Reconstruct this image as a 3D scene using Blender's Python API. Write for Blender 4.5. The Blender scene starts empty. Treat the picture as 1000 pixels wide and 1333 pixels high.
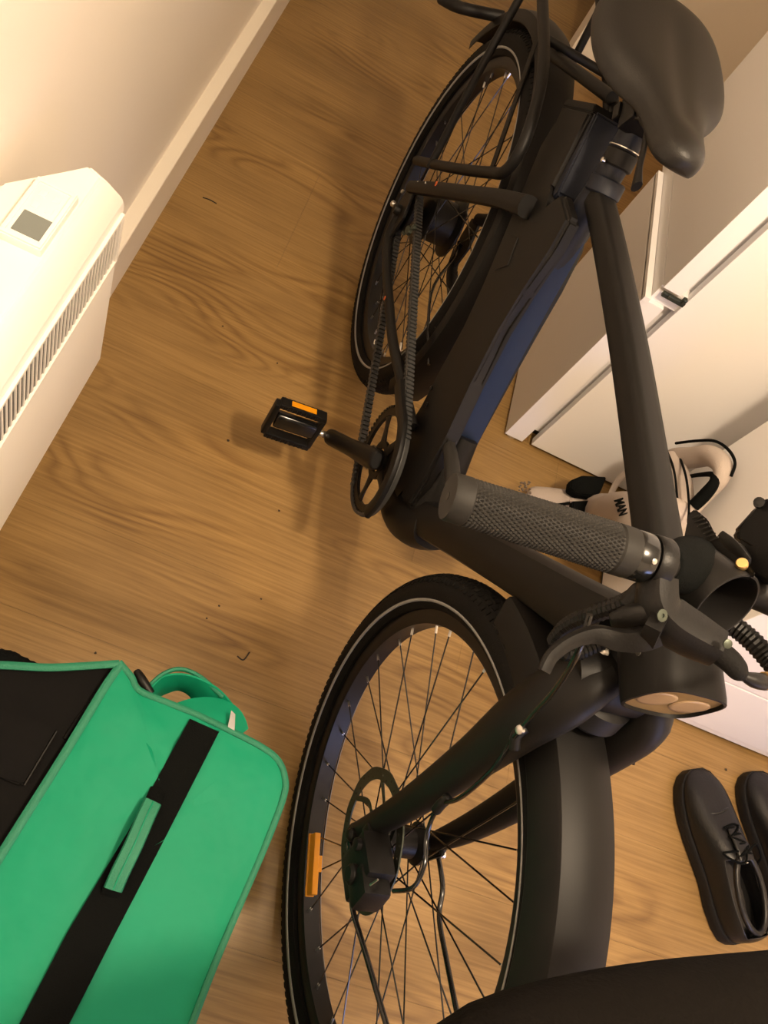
import bpy, bmesh, math, random
from mathutils import Vector, Matrix
random.seed(7)
PI = math.pi
SC = bpy.context.scene
COL = SC.collection

# ---------------------------------------------------------------- camera
F = 1060.0
CAM = Vector((0, 0, 1.4331))
RM = Matrix(((0.89390078, 0.39490775, 0.21210673),
             (0.23947531, -0.82069596, 0.51875787),
             (0.37893664, -0.41292374, -0.82819141)))      # columns: image right, image down, view axis
cd = bpy.data.cameras.new('camera'); cam = bpy.data.objects.new('camera', cd); COL.objects.link(cam)
cd.sensor_width = 36; cd.sensor_fit = 'AUTO'; cd.lens = F / 1333 * 36; cd.clip_start = 0.02
cx, cy, cz = RM.col[0], -RM.col[1], -RM.col[2]
cam.matrix_world = Matrix(((cx[0], cy[0], cz[0], CAM.x), (cx[1], cy[1], cz[1], CAM.y), (cx[2], cy[2], cz[2], CAM.z), (0, 0, 0, 1)))
SC.camera = cam

# ---------------------------------------------------------------- light
SC.view_settings.view_transform = 'Standard'; SC.view_settings.look = 'None'
SC.view_settings.gamma = 1; SC.view_settings.use_curve_mapping = False
SC.view_settings.exposure = 0.14
wd = bpy.data.worlds.new('world'); SC.world = wd; wd.use_nodes = True
wd.node_tree.nodes['Background'].inputs[0].default_value = (1.0, 0.72, 0.45, 1)
wd.node_tree.nodes['Background'].inputs[1].default_value = 0.02
def light(name, kind, loc, power, color, size=0.1, target=None, size_y=None):
    l = bpy.data.lights.new(name, kind); o = bpy.data.objects.new(name, l); COL.objects.link(o)
    l.energy = power; l.color = color; o.location = loc
    if kind == 'AREA':
        l.size = size
        if size_y: l.shape = 'RECTANGLE'; l.size_y = size_y
    else: l.shadow_soft_size = size
    if target is not None: o.rotation_euler = (Vector(target) - Vector(loc)).to_track_quat('-Z', 'Y').to_euler()
    return o
light('ceiling_lamp', 'POINT', (0.56, 0.12, 2.18), 112, (1.0, 0.79, 0.56), 0.07)
light('far_wall_light', 'POINT', (1.35, 2.25, 1.3), 4.5, (1.0, 0.62, 0.28), 0.08)  # unseen warm light added behind the wardrobe to brighten the far wall
light('cool_side_light', 'AREA', (1.45, -0.75, 0.75), 7.0, (0.34, 0.47, 1.0), 0.4, (0.85, 0.8, 0.35), 0.6)  # unseen cool source low at the right, kind unknown

# ---------------------------------------------------------------- pixel helpers (where a sight line meets a plane of the place)
def ray(px, py): return RM @ Vector(((px - 500) / F, (py - 666.5) / F, 1.0))
def at_depth(px, py, d): return CAM + ray(px, py) * d
def on_z(px, py, z=0): r = ray(px, py); return CAM + r * ((z - CAM.z) / r.z)
def on_x(px, py, x): r = ray(px, py); return CAM + r * ((x - CAM.x) / r.x)
def on_y(px, py, y): r = ray(px, py); return CAM + r * ((y - CAM.y) / r.y)
BO = Vector((0.18364, 1.35058, 0.0))
FW = Vector((0.17658181, -0.98428597, 0.0)); LF = Vector((0.98081723, 0.17595952, -0.08387968)); UP = Vector((0.08256159, 0.01481163, 0.99647589))
def bk(px, py, y):                       # bicycle frame coordinates (x forward, y left, z up) at lateral offset y
    r = ray(px, py); t = (y - (CAM - BO).dot(LF)) / r.dot(LF); p = CAM + r * t - BO
    return Vector((p.dot(FW), p.dot(LF), p.dot(UP)))
def bw(v): v = Vector(v); return BO + FW * v.x + LF * v.y + UP * v.z

# ---------------------------------------------------------------- materials
def mat(name, col, rough=0.5, metal=0.0, spec=0.5, noise=0.0, nscale=20, bump=0.0, bscale=200, bdist=0.002, coat=0, wave=None, col2=None):
    m = bpy.data.materials.new(name); m.use_nodes = True; nt = m.node_tree; b = nt.nodes['Principled BSDF']
    b.inputs['Base Color'].default_value = (*col, 1); b.inputs['Roughness'].default_value = rough
    b.inputs['Metallic'].default_value = metal; b.inputs['Specular IOR Level'].default_value = spec
    if coat: b.inputs['Coat Weight'].default_value = coat
    tc = nt.nodes.new('ShaderNodeTexCoord')
    n = nt.nodes.new('ShaderNodeTexNoise'); n.inputs['Scale'].default_value = nscale; n.inputs['Detail'].default_value = 5
    nt.links.new(tc.outputs['Object'], n.inputs['Vector'])
    mx = nt.nodes.new('ShaderNodeMix'); mx.data_type = 'RGBA'
    c2 = col2 or tuple(c * (1 - noise) for c in col)
    mx.inputs[6].default_value = (*col, 1); mx.inputs[7].default_value = (*c2, 1)
    nt.links.new(n.outputs['Fac'], mx.inputs[0]); nt.links.new(mx.outputs[2], b.inputs['Base Color'])
    if bump:
        n2 = nt.nodes.new('ShaderNodeTexNoise'); n2.inputs['Scale'].default_value = bscale; n2.inputs['Detail'].default_value = 3
        nt.links.new(tc.outputs['Object'], n2.inputs['Vector'])
        bp = nt.nodes.new('ShaderNodeBump'); bp.inputs['Strength'].default_value = bump; bp.inputs['Distance'].default_value = bdist
        nt.links.new(n2.outputs['Fac'], bp.inputs['Height']); nt.links.new(bp.outputs[0], b.inputs['Normal'])
    return m
M = {}
M['wall'] = mat('wall paint', (0.84, 0.78, 0.70), 0.7, noise=0.05, nscale=3, bump=0.15, bscale=90)
M['skirting'] = mat('skirting paint', (0.80, 0.74, 0.64), 0.45, noise=0.05)
M['white'] = mat('white laminate', (0.83, 0.81, 0.80), 0.42, noise=0.03, nscale=4)
M['heater'] = mat('white enamel', (0.84, 0.80, 0.74), 0.35, noise=0.02)
M['dark_void'] = mat('dark recess', (0.03, 0.025, 0.02), 0.8)
M['lcd'] = mat('grey display', (0.16, 0.18, 0.17), 0.25)
M['frame'] = mat('matte black paint', (0.0058, 0.0052, 0.0048), 0.50, spec=0.20, noise=0.15, nscale=60, bump=0.05, bscale=900)
M['frame_faint_sheen'] = mat('black paint with faint painted sheen', (0.0055, 0.0075, 0.0150), 0.5, spec=0.28, noise=0.15, nscale=60)  # black frame with a fainter cool light put into its colour
M['frame_cool_sheen'] = mat('black paint with painted cool sheen', (0.0012, 0.0130, 0.052), 0.45, spec=0.26, noise=0.15, nscale=60)  # black frame; the blue is cool sheen painted into the colour
M['plastic'] = mat('black plastic', (0.0042, 0.0038, 0.0036), 0.45, spec=0.24, noise=0.2, nscale=80, bump=0.1, bscale=600)
M['gloss'] = mat('glossy black', (0.006, 0.006, 0.006), 0.18)
M['rubber'] = mat('tyre rubber', (0.0042, 0.0038, 0.0036), 0.75, spec=0.16, noise=0.3, nscale=120, bump=0.3, bscale=500)
M['rim'] = mat('black anodised rim', (0.008, 0.008, 0.009), 0.4, 0.2, 0.35)
M['stripe'] = mat('reflective stripe', (0.27, 0.27, 0.265), 0.45, noise=0.1)
M['steel'] = mat('steel', (0.55, 0.53, 0.5), 0.28, 1.0)
M['dark_steel'] = mat('dark rotor steel', (0.06, 0.07, 0.055), 0.42, 0.8)
M['brass'] = mat('brass bolt', (0.6, 0.4, 0.16), 0.45, 1.0)
M['amber'] = mat('amber reflector', (0.62, 0.25, 0.004), 0.25)
M['orange'] = mat('orange print', (0.7, 0.13, 0.02), 0.5)
M['print'] = mat('pale print', (0.45, 0.43, 0.4), 0.5)
M['saddle'] = mat('saddle vinyl', (0.0090, 0.0080, 0.0070), 0.42, spec=0.34, noise=0.1, bump=0.2, bscale=700)
M['grip'] = mat('grey rubber grip', (0.0135, 0.0125, 0.0112), 0.62, spec=0.22, noise=0.1, nscale=80)
M['lens'] = mat('amber tinted lens', (0.26, 0.17, 0.07), 0.3, noise=0.3, nscale=60)
M['lens_ring'] = mat('lens reflector', (0.34, 0.23, 0.13), 0.35, noise=0.2, nscale=90)
M['belt'] = mat('grey belt', (0.036, 0.036, 0.035), 0.6, noise=0.4, nscale=150)
M['green'] = mat('green coated fabric', (0.002, 0.225, 0.118), 0.6, spec=0.2, noise=0.18, nscale=7, bump=0.8, bscale=9, bdist=0.014)
M['green_trim'] = mat('green binding tape', (0.003, 0.15, 0.080), 0.65, noise=0.15, nscale=60, bump=0.4, bscale=500)
M['black_cloth'] = mat('black webbing', (0.0028, 0.0034, 0.0032), 0.9, spec=0.08, noise=0.3, nscale=60, bump=0.4, bscale=600)
M['pocket'] = mat('charcoal lining', (0.0045, 0.0042, 0.0042), 0.85, spec=0.1, noise=0.3, nscale=20, bump=0.4, bscale=60)
M['cream'] = mat('cream canvas', (0.42, 0.355, 0.31), 0.85, noise=0.12, nscale=15, bump=0.4, bscale=400)
M['leather'] = mat('black leather', (0.0065, 0.006, 0.0056), 0.36, spec=0.36, noise=0.2, nscale=60, bump=0.25, bscale=160)
M['sole'] = mat('black sole rubber', (0.0065, 0.006, 0.0055), 0.6, spec=0.25, noise=0.2, bump=0.2, bscale=200)
M['sleeve'] = mat('dark fleece', (0.0050, 0.0040, 0.0032), 0.95, spec=0.06, noise=0.4, nscale=25, bump=0.6, bscale=250)
M['skin'] = mat('skin', (0.5, 0.3, 0.2), 0.5, noise=0.1)
M['card'] = mat('brown card', (0.16, 0.12, 0.085), 0.85, noise=0.15, nscale=12)
M['crumb'] = mat('dark crumb', (0.03, 0.02, 0.012), 0.9, noise=0.3)
M['underlay'] = mat('dark underlay', (0.05, 0.03, 0.02), 0.9)
M['ceiling'] = mat('ceiling paint', (0.55, 0.52, 0.48), 0.8, noise=0.03)

def wood():
    m = bpy.data.materials.new('oak laminate'); m.use_nodes = True; nt = m.node_tree; N = nt.nodes.new; L = nt.links.new
    b = nt.nodes['Principled BSDF']; b.inputs['Roughness'].default_value = 0.42; b.inputs['Specular IOR Level'].default_value = 0.4
    tc = N('ShaderNodeTexCoord'); oi = N('ShaderNodeObjectInfo')
    # each plank gets its own slice of the pattern
    sc = N('ShaderNodeVectorMath'); sc.operation = 'SCALE'; L(oi.outputs['Location'], sc.inputs[0]); sc.inputs['Scale'].default_value = 1.0
    ad = N('ShaderNodeVectorMath'); ad.operation = 'ADD'; L(tc.outputs['Object'], ad.inputs[0]); L(sc.outputs[0], ad.inputs[1])
    def mapping(s):
        mp = N('ShaderNodeMapping'); mp.inputs['Scale'].default_value = s; L(ad.outputs[0], mp.inputs['Vector']); return mp
    # cathedral figure: contour lines of a stretched noise field
    n1 = N('ShaderNodeTexNoise'); n1.inputs['Scale'].default_value = 1.0; n1.inputs['Detail'].default_value = 1.5; n1.inputs['Roughness'].default_value = 0.4; n1.inputs['Distortion'].default_value = 0.3
    L(mapping((1.5, 7.5, 1)).outputs[0], n1.inputs['Vector'])
    ml = N('ShaderNodeMath'); ml.operation = 'MULTIPLY'; ml.inputs[1].default_value = 15; L(n1.outputs['Fac'], ml.inputs[0])
    fr = N('ShaderNodeMath'); fr.operation = 'PINGPONG'; fr.inputs[1].default_value = 0.5; L(ml.outputs[0], fr.inputs[0])
    cr = N('ShaderNodeValToRGB'); L(fr.outputs[0], cr.inputs[0])
    cr.color_ramp.elements[0].position = 0.0; cr.color_ramp.elements[0].color = (0.0, 0.0, 0.0, 1)
    cr.color_ramp.elements[1].position = 0.34; cr.color_ramp.elements[1].color = (1, 1, 1, 1)
    # where the figure shows at all
    n4 = N('ShaderNodeTexNoise'); n4.inputs['Scale'].default_value = 1.0; n4.inputs['Detail'].default_value = 1
    L(mapping((2.2, 5.5, 1)).outputs[0], n4.inputs['Vector'])
    mr = N('ShaderNodeMapRange'); mr.inputs[1].default_value = 0.44; mr.inputs[2].default_value = 0.62; L(n4.outputs['Fac'], mr.inputs[0])
    # fine fibre
    n2 = N('ShaderNodeTexNoise'); n2.inputs['Scale'].default_value = 1.0; n2.inputs['Detail'].default_value = 5; n2.inputs['Roughness'].default_value = 0.65
    L(mapping((3.5, 170, 1)).outputs[0], n2.inputs['Vector'])
    n3 = N('ShaderNodeTexNoise'); n3.inputs['Scale'].default_value = 1.0; n3.inputs['Detail'].default_value = 4
    L(mapping((3.5, 9, 1)).outputs[0], n3.inputs['Vector'])
    base = N('ShaderNodeValToRGB'); L(n2.outputs['Fac'], base.inputs[0])
    base.color_ramp.elements[0].position = 0.30; base.color_ramp.elements[0].color = (0.195, 0.114, 0.036, 1)
    base.color_ramp.elements[1].position = 0.70; base.color_ramp.elements[1].color = (0.315, 0.198, 0.070, 1)
    mx1 = N('ShaderNodeMix'); mx1.data_type = 'RGBA'; mx1.blend_type = 'MULTIPLY'; L(base.outputs[0], mx1.inputs[6])
    tone = N('ShaderNodeValToRGB'); L(n3.outputs['Fac'], tone.inputs[0]); mx1.inputs[0].default_value = 1
    tone.color_ramp.elements[0].position = 0.3; tone.color_ramp.elements[0].color = (0.80, 0.77, 0.75, 1)
    tone.color_ramp.elements[1].position = 0.65; tone.color_ramp.elements[1].color = (1.02, 1.0, 1.0, 1)
    L(tone.outputs[0], mx1.inputs[7])
    fig = N('ShaderNodeMix'); fig.data_type = 'RGBA'; fig.inputs[6].default_value = (0.62, 0.55, 0.45, 1); fig.inputs[7].default_value = (1.06, 1.05, 1.0, 1); L(cr.outputs[0], fig.inputs[0])
    mf = N('ShaderNodeMath'); mf.operation = 'MULTIPLY'; mf.inputs[1].default_value = 0.85; L(mr.outputs[0], mf.inputs[0])
    mx2 = N('ShaderNodeMix'); mx2.data_type = 'RGBA'; mx2.blend_type = 'MULTIPLY'; L(mf.outputs[0], mx2.inputs[0]); L(mx1.outputs[2], mx2.inputs[6]); L(fig.outputs[2], mx2.inputs[7])
    L(mx2.outputs[2], b.inputs['Base Color'])
    bp = N('ShaderNodeBump'); bp.inputs['Strength'].default_value = 0.12; bp.inputs['Distance'].default_value = 0.001
    L(n2.outputs['Fac'], bp.inputs['Height']); L(bp.outputs[0], b.inputs['Normal'])
    return m
M['wood'] = wood()

# ---------------------------------------------------------------- mesh helpers
def link(name, me, material, parent=None, smooth=False):
    if smooth: me.polygons.foreach_set('use_smooth', [True] * len(me.polygons))
    me.materials.append(M[material] if isinstance(material, str) else material)
    o = bpy.data.objects.new(name, me); COL.objects.link(o)
    if parent is not None: o.parent = parent
    return o
def finish(bm, name, material, parent=None, smooth=False, angle=None):
    bmesh.ops.recalc_face_normals(bm, faces=bm.faces)
    me = bpy.data.meshes.new(name); bm.to_mesh(me); bm.free()
    o = link(name, me, material, parent, smooth)
    if angle: 
        for e in me.edges: pass
        me.set_sharp_from_angle(angle=angle)
    return o
def tag(o, label=None, cat=None, group=None, kind=None):
    if label: o['label'] = label
    if cat: o['category'] = cat
    if group: o['group'] = group
    if kind: o['kind'] = kind
    return o
def empty(name, loc=(0, 0, 0), label=None, cat=None, group=None):
    o = bpy.data.objects.new(name, None); COL.objects.link(o); o.location = loc; o.empty_display_size = 0.05
    return tag(o, label, cat, group)
def bm_box(bm, lo, hi, bev=0, mtx=None):
    v = [bm.verts.new((x, y, z)) for x in (lo[0], hi[0]) for y in (lo[1], hi[1]) for z in (lo[2], hi[2])]
    fs = [(0, 1, 3, 2), (4, 6, 7, 5), (0, 4, 5, 1), (2, 3, 7, 6), (0, 2, 6, 4), (1, 5, 7, 3)]
    faces = [bm.faces.new([v[i] for i in f]) for f in fs]
    if bev:
        es = list({e for f in faces for e in f.edges})
        r = bmesh.ops.bevel(bm, geom=es, offset=bev, segments=2, affect='EDGES', profile=0.6)
        v = list({q for f in r['faces'] for q in f.verts} | {q for q in v if q.is_valid})
    if mtx is not None:
        for q in v: q.co = mtx @ q.co
def box(name, lo, hi, material, parent=None, bev=0, mtx=None):
    bm = bmesh.new(); bm_box(bm, lo, hi, bev, mtx); return finish(bm, name, material, parent)
def smooth_path(pts, n=6):
    pts = [Vector(p) for p in pts]
    if len(pts) < 3: return pts
    out = []
    for i in range(len(pts) - 1):
        p0 = pts[max(i - 1, 0)]; p1 = pts[i]; p2 = pts[i + 1]; p3 = pts[min(i + 2, len(pts) - 1)]
        for k in range(n):
            t = k / n
            out.append(0.5 * ((2 * p1) + (p2 - p0) * t + (2 * p0 - 5 * p1 + 4 * p2 - p3) * t * t + (3 * p1 - p0 - 3 * p2 + p3) * t ** 3))
    out.append(pts[-1]); return out
def bm_tube(bm, pts, r, segs=12, up=None, flat=1.0, n=6, caps=True, closed=False, square=0.0):
    """r: number or list; flat = size across `up` relative to r; square 0..1 makes the section boxy"""
    rs = r if isinstance(r, (list, tuple)) else [r] * len(pts)
    if len(pts) > 2 and n > 1:
        P = smooth_path(pts, n); R = [v.x for v in smooth_path([Vector((q, 0, 0)) for q in rs], n)]
    else: P = [Vector(p) for p in pts]; R = list(rs)
    m = len(P); rings = []; prev = None
    for i in range(m):
        if closed: t = (P[(i + 1) % m] - P[i - 1]).normalized()
        else: t = (P[min(i + 1, m - 1)] - P[max(i - 1, 0)]).normalized()
        if up is not None: a = Vector(up)
        elif prev is None: a = Vector((0, 0, 1)) if abs(t.z) < 0.9 else Vector((1, 0, 0))
        else: a = prev
        a = (a - t * a.dot(t)).normalized(); prev = a; b = t.cross(a)
        ring = []
        for k in range(segs):
            th = 2 * PI * (k + 0.5) / segs; c, s = math.cos(th), math.sin(th)
            if square:
                e = 1 / max(abs(c), abs(s)); q = 1 + (e - 1) * square; c *= q; s *= q
            ring.append(bm.verts.new(P[i] + (a * c * R[i] * flat) + (b * s * R[i])))
        rings.append(ring)
    rng = range(m) if closed else range(m - 1)
    for i in rng:
        A, Bq = rings[i], rings[(i + 1) % m]
        for k in range(segs): bm.faces.new((A[k], A[(k + 1) % segs], Bq[(k + 1) % segs], Bq[k]))
    if caps and not closed:
        bm.faces.new(rings[0][::-1]); bm.faces.new(rings[-1])
def tube(name, pts, r, material, parent=None, smooth=True, **k):
    bm = bmesh.new(); bm_tube(bm, pts, r, **k); return finish(bm, name, material, parent, smooth, angle=math.radians(45))
def basis(axis):
    a = Vector(axis).normalized(); u = Vector((0, 0, 1)) if abs(a.z) < 0.9 else Vector((1, 0, 0))
    u = (u - a * u.dot(a)).normalized(); return a, u, a.cross(u)
def bm_lathe(bm, prof, origin, axis, segs=24, closed=False, rfun=None):
    """prof: list of (radius, distance along axis)"""
    a, u, v = basis(axis); o = Vector(origin); rings = []
    for (r, h) in prof:
        rr = []
        for k in range(segs):
            th = 2 * PI * k / segs; q = rfun(th, r, h) if rfun else r
            rr.append(bm.verts.new(o + a * h + (u * math.cos(th) + v * math.sin(th)) * q))
        rings.append(rr)
    m = len(rings)
    for i in range(m if closed else m - 1):
        A, Bq = rings[i], rings[(i + 1) % m]
        for k in range(segs): bm.faces.new((A[k], A[(k + 1) % segs], Bq[(k + 1) % segs], Bq[k]))
    if not closed:
        if prof[0][0] > 1e-6: bm.faces.new(rings[0][::-1])
        if prof[-1][0] > 1e-6: bm.faces.new(rings[-1])
def lathe(name, prof, origin, axis, material, parent=None, segs=24, closed=False, rfun=None, smooth=True, ang=40):
    bm = bmesh.new(); bm_lathe(bm, prof, origin, axis, segs, closed, rfun); bmesh.ops.remove_doubles(bm, verts=bm.verts, dist=1e-6)
    return finish(bm, name, material, parent, smooth, angle=math.radians(ang))
def bm_prism(bm, pts, off):
    """solid between polygon pts and the same polygon moved by off"""
    off = Vector(off); A = [bm.verts.new(Vector(p)) for p in pts]; Bq = [bm.verts.new(Vector(p) + off) for p in pts]
    n = len(pts); bm.faces.new(A[::-1]); bm.faces.new(Bq)
    for i in range(n): bm.faces.new((A[i], A[(i + 1) % n], Bq[(i + 1) % n], Bq[i]))
def prism(name, pts, off, material, parent=None, bev=0, seg=2, smooth=False):
    bm = bmesh.new(); bm_prism(bm, pts, off)
    if bev: bmesh.ops.bevel(bm, geom=bm.edges[:], offset=bev, segments=seg, affect='EDGES', profile=0.5, clamp_overlap=True)
    return finish(bm, name, material, parent, smooth, angle=math.radians(35) if smooth else None)
def bm_loft(bm, rings, cap=True):
    V = [[bm.verts.new(p) for p in r] for r in rings]; n = len(V[0])
    for i in range(len(V) - 1):
        for k in range(n): bm.faces.new((V[i][k], V[i][(k + 1) % n], V[i + 1][(k + 1) % n], V[i + 1][k]))
    if cap: bm.faces.new(V[0][::-1]); bm.faces.new(V[-1])

# ================================================================ SETTING
WX = -0.356                                         # left wall plane
box('wall_left', (WX - 0.1, -1.3, 0), (WX, 3.7, 2.45), 'wall')['kind'] = 'structure'
box('wall_back', (WX - 0.1, 3.6, 0), (2.0, 3.7, 2.45), 'wall')['kind'] = 'structure'
box('wall_far', (0.535, 2.885, 0), (1.95, 2.985, 2.45), 'wall')['kind'] = 'structure'
box('wall_front', (WX - 0.1, -1.4, 0), (2.0, -1.3, 2.45), 'wall')['kind'] = 'structure'
box('wall_right', (1.85, -1.3, 0), (1.95, 3.6, 2.45), 'wall')['kind'] = 'structure'
box('ceiling', (WX - 0.1, -1.4, 2.4), (2.0, 3.7, 2.5), 'ceiling')['kind'] = 'structure'
bbm = bmesh.new()
bm_prism(bbm, [(WX, -1.3, 0), (WX + 0.03, -1.3, 0), (WX + 0.03, -1.3, 0.118), (WX + 0.028, -1.3, 0.12), (WX, -1.3, 0.12)], (0, 4.9, 0))
finish(bbm, 'baseboard_left', 'skirting')['kind'] = 'structure'
bbm = bmesh.new()
bm_prism(bbm, [(WX, 3.6, 0), (WX, 3.586, 0), (WX, 3.586, 0.088), (WX, 3.594, 0.1), (WX, 3.6, 0.1)], (2.19, 0, 0))
finish(bbm, 'baseboard_back', 'skirting')['kind'] = 'structure'
floor = box('floor', (WX - 0.1, -1.4, -0.05), (2.0, 3.7, -0.008), 'underlay'); floor['kind'] = 'structure'
PW = 0.192; meshes = {}
def plank_mesh(L):
    key = round(L, 3)
    if key not in meshes:
        bm = bmesh.new(); bm_box(bm, (0.0002, 0.0002, 0), (L - 0.0002, PW - 0.0002, 0.0078))
        bmesh.ops.recalc_face_normals(bm, faces=bm.faces)
        me = bpy.data.meshes.new('plank'); bm.to_mesh(me); bm.free(); me.materials.append(M['wood']); meshes[key] = me
    return meshes[key]
row = 0; y = -1.3
while y < 3.6:
    x = WX - 0.02 - random.choice([0.15, 0.45, 0.7, 0.95, 0.3]); first = True
    while x < 1.9:
        L = 1.28
        o = bpy.data.objects.new('plank', plank_mesh(L)); COL.objects.link(o); o.parent = floor
        o.location = (x, y, -0.0078); x += L
    y += PW; row += 1

# ================================================================ PANEL HEATER on the left wall
hx0, hx1, hy0, hy1, hz0, hz1 = WX + 0.018, -0.230, -0.05, 0.790, 0.25, 0.660
H = empty('panel_heater', (WX, hy0, hz0), 'white wall mounted panel heater with a slatted grille and grey display', 'heater')
def hp(v): return Vector(v) - H.location
def hbox(name, lo, hi, m, par=H, bev=0):
    return box(name, hp(lo), hp(hi), m, par, bev)
def hring(z, ins, back=0.0, bevy=0.0):
    # plan outline: the end is chamfered towards the wall
    return [hp(p) for p in ((hx0, hy0 + bevy, z), (hx0, hy1 - 0.095 - back, z), (hx1 - 0.020 - ins, hy1 - bevy, z), (hx1 - ins, hy1 - 0.008 - bevy, z), (hx1 - ins, hy0 + 0.008 + bevy, z), (hx1 - 0.010 - ins, hy0 + bevy, z))]
bm = bmesh.new()
bm_loft(bm, [hring(hz0, 0.010, 0, 0.008), hring(hz0 + 0.014, 0.0), hring(0.612, 0.0), hring(0.620, 0.0025, 0.002, 0.003), hring(0.655, 0.0195, 0.012, 0.022), hring(hz1, 0.025, 0.016, 0.026)])
bmesh.ops.bevel(bm, geom=bm.edges[:], offset=0.003, segments=2, affect='EDGES', clamp_overlap=True)
finish(bm, 'casing', 'heater', H, True, angle=math.radians(25))
gz0, gz1 = 0.520, 0.598
hbox('grille_recess', (hx1 - 0.001, hy0 + 0.02, gz0), (hx1 + 0.0008, hy1 - 0.026, gz1), 'dark_void')
gf = bmesh.new()
for lo, hi in (((hx1, hy0 + 0.012, gz1), (hx1 + 0.005, hy1 - 0.018, gz1 + 0.006)), ((hx1, hy0 + 0.012, gz0 - 0.006), (hx1 + 0.005, hy1 - 0.018, gz0)), ((hx1, hy1 - 0.026, gz0), (hx1 + 0.005, hy1 - 0.018, gz1))):
    bm_box(gf, hp(lo), hp(hi), 0.001)
finish(gf, 'grille_frame', 'heater', H)
slat = None; ns = 72
for i in range(ns):
    yy = hy1 - 0.0310 - i * 0.0106
    if slat is None:
        slat = box('slat', (-0.0005, -0.0019, gz0 - H.location.z), (0.0026, 0.0019, gz1 - H.location.z), 'heater', H)
        o = slat
    else:
        o = slat.copy(); COL.objects.link(o); o.parent = H
    o.location = (hx1 - H.location.x, yy - H.location.y, 0)
for yy in (hy0 + 0.12, hy1 - 0.2): hbox('wall_bracket', (WX + 0.0005, yy - 0.03, hz0 + 0.03), (hx0, yy + 0.03, hz1 - 0.03), 'heater')
# raised control box on the top
qx0, qx1, qy0, qy1, qz = -0.309, -0.259, 0.606, 0.704, 0.671
bm = bmesh.new(); bm_box(bm, hp((qx0, qy0, hz1 - 0.002)), hp((qx1, qy1, qz)), 0.004)
ctl = finish(bm, 'control_panel', 'heater', H, True, angle=math.radians(30))
fr = bmesh.new()
for lo, hi in (((qx0 + .002, qy0 + .002), (qx1 - .002, qy0 + .007)), ((qx0 + .002, qy1 - .007), (qx1 - .002, qy1 - .002)), ((qx0 + .002, qy0 + .007), (qx0 + .007, qy1 - .007)), ((qx1 - .007, qy0 + .007), (qx1 - .002, qy1 - .007))):
    bm_box(fr, hp((*lo, qz - 0.001)), hp((*hi, qz + 0.002)), 0.0006)
finish(fr, 'panel_rim', 'heater', ctl)
hbox('display', (-0.298, 0.617, qz - 0.001), (-0.265, 0.650, qz + 0.0006), 'lcd', ctl)
for k in range(4):
    yb = 0.663 + (k // 2) * 0.020; xb = -0.292 + (k % 2) * 0.016
    hbox('button', (xb - 0.004, yb - 0.005, qz - 0.001), (xb + 0.004, yb + 0.005, qz + 0.0007), 'heater', ctl, 0.0004)
hbox('power_switch', (-0.322, 0.545, hz1 - 0.001), (-0.306, 0.575, hz1 + 0.003), 'dark_void', H, 0.0008)

# ================================================================ WARDROBE with a lower and an upper unit
Xc, Yc = 0.597, 1.231; DX = 1.83; YB = 1.705
W1 = empty('wardrobe', (Xc, YB, 0), 'tall white wardrobe with dark side panel standing behind the bicycle saddle and top tube', 'wardrobe')
def wp(v): return Vector(v) - W1.location
def wbox(name, lo, hi, m='white', par=W1, bev=0): return box(name, wp(lo), wp(hi), m, par, bev)
zs = 0.521
wbox('plinth', (Xc + 0.01, Yc + 0.05, 0), (DX, YB, 0.03), 'dark_void')
wbox('side_panel', (Xc, Yc + 0.002, 0.008), (Xc + 0.048, 1.62, zs), bev=0.0012)
wbox('side_panel', (Xc + 0.014, Yc + 0.002, 0.562), (Xc + 0.053, YB, 2.2), bev=0.0012)
wbox('shelf', (Xc + 0.014, Yc + 0.012, zs), (DX, YB, 0.560), bev=0.001)
wbox('worktop_edge', (Xc, Yc, zs - 0.004), (Xc + 0.013, 1.62, zs + 0.008))
wbox('carcase', (Xc + 0.05, Yc + 0.035, 0.03), (DX, YB - 0.01, 2.19))
wbox('door', (Xc + 0.071, Yc + 0.003, 0.012), (DX, Yc + 0.022, 2.19), bev=0.0015)
hg = bmesh.new()
bm_box(hg, wp((Xc + 0.02, Yc - 0.004, 0.548)), wp((Xc + 0.069, Yc + 0.004, 0.557)), 0.001)
bm_box(hg, wp((Xc + 0.058, Yc - 0.007, 0.555)), wp((Xc + 0.066, Yc + 0.003, 0.567)), 0.002)
bm_box(hg, wp((Xc + 0.03, Yc - 0.006, 0.551)), wp((Xc + 0.044, Yc - 0.001, 0.5585)), 0.001)
finish(hg, 'hinge', 'dark_steel', W1)
lathe('foot', [(0.012, 0), (0.012, 0.008)], wp((Xc + 0.02, Yc + 0.014, 0)), (0, 0, 1), 'steel', W1, 16)
lathe('door_stop', [(0.0035, 0), (0.0045, 0.006), (0.0, 0.008)], wp((Xc + 0.056, Yc + 0.018, 0.012)), (0, -1, 0), 'brass', W1, 12)

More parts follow.
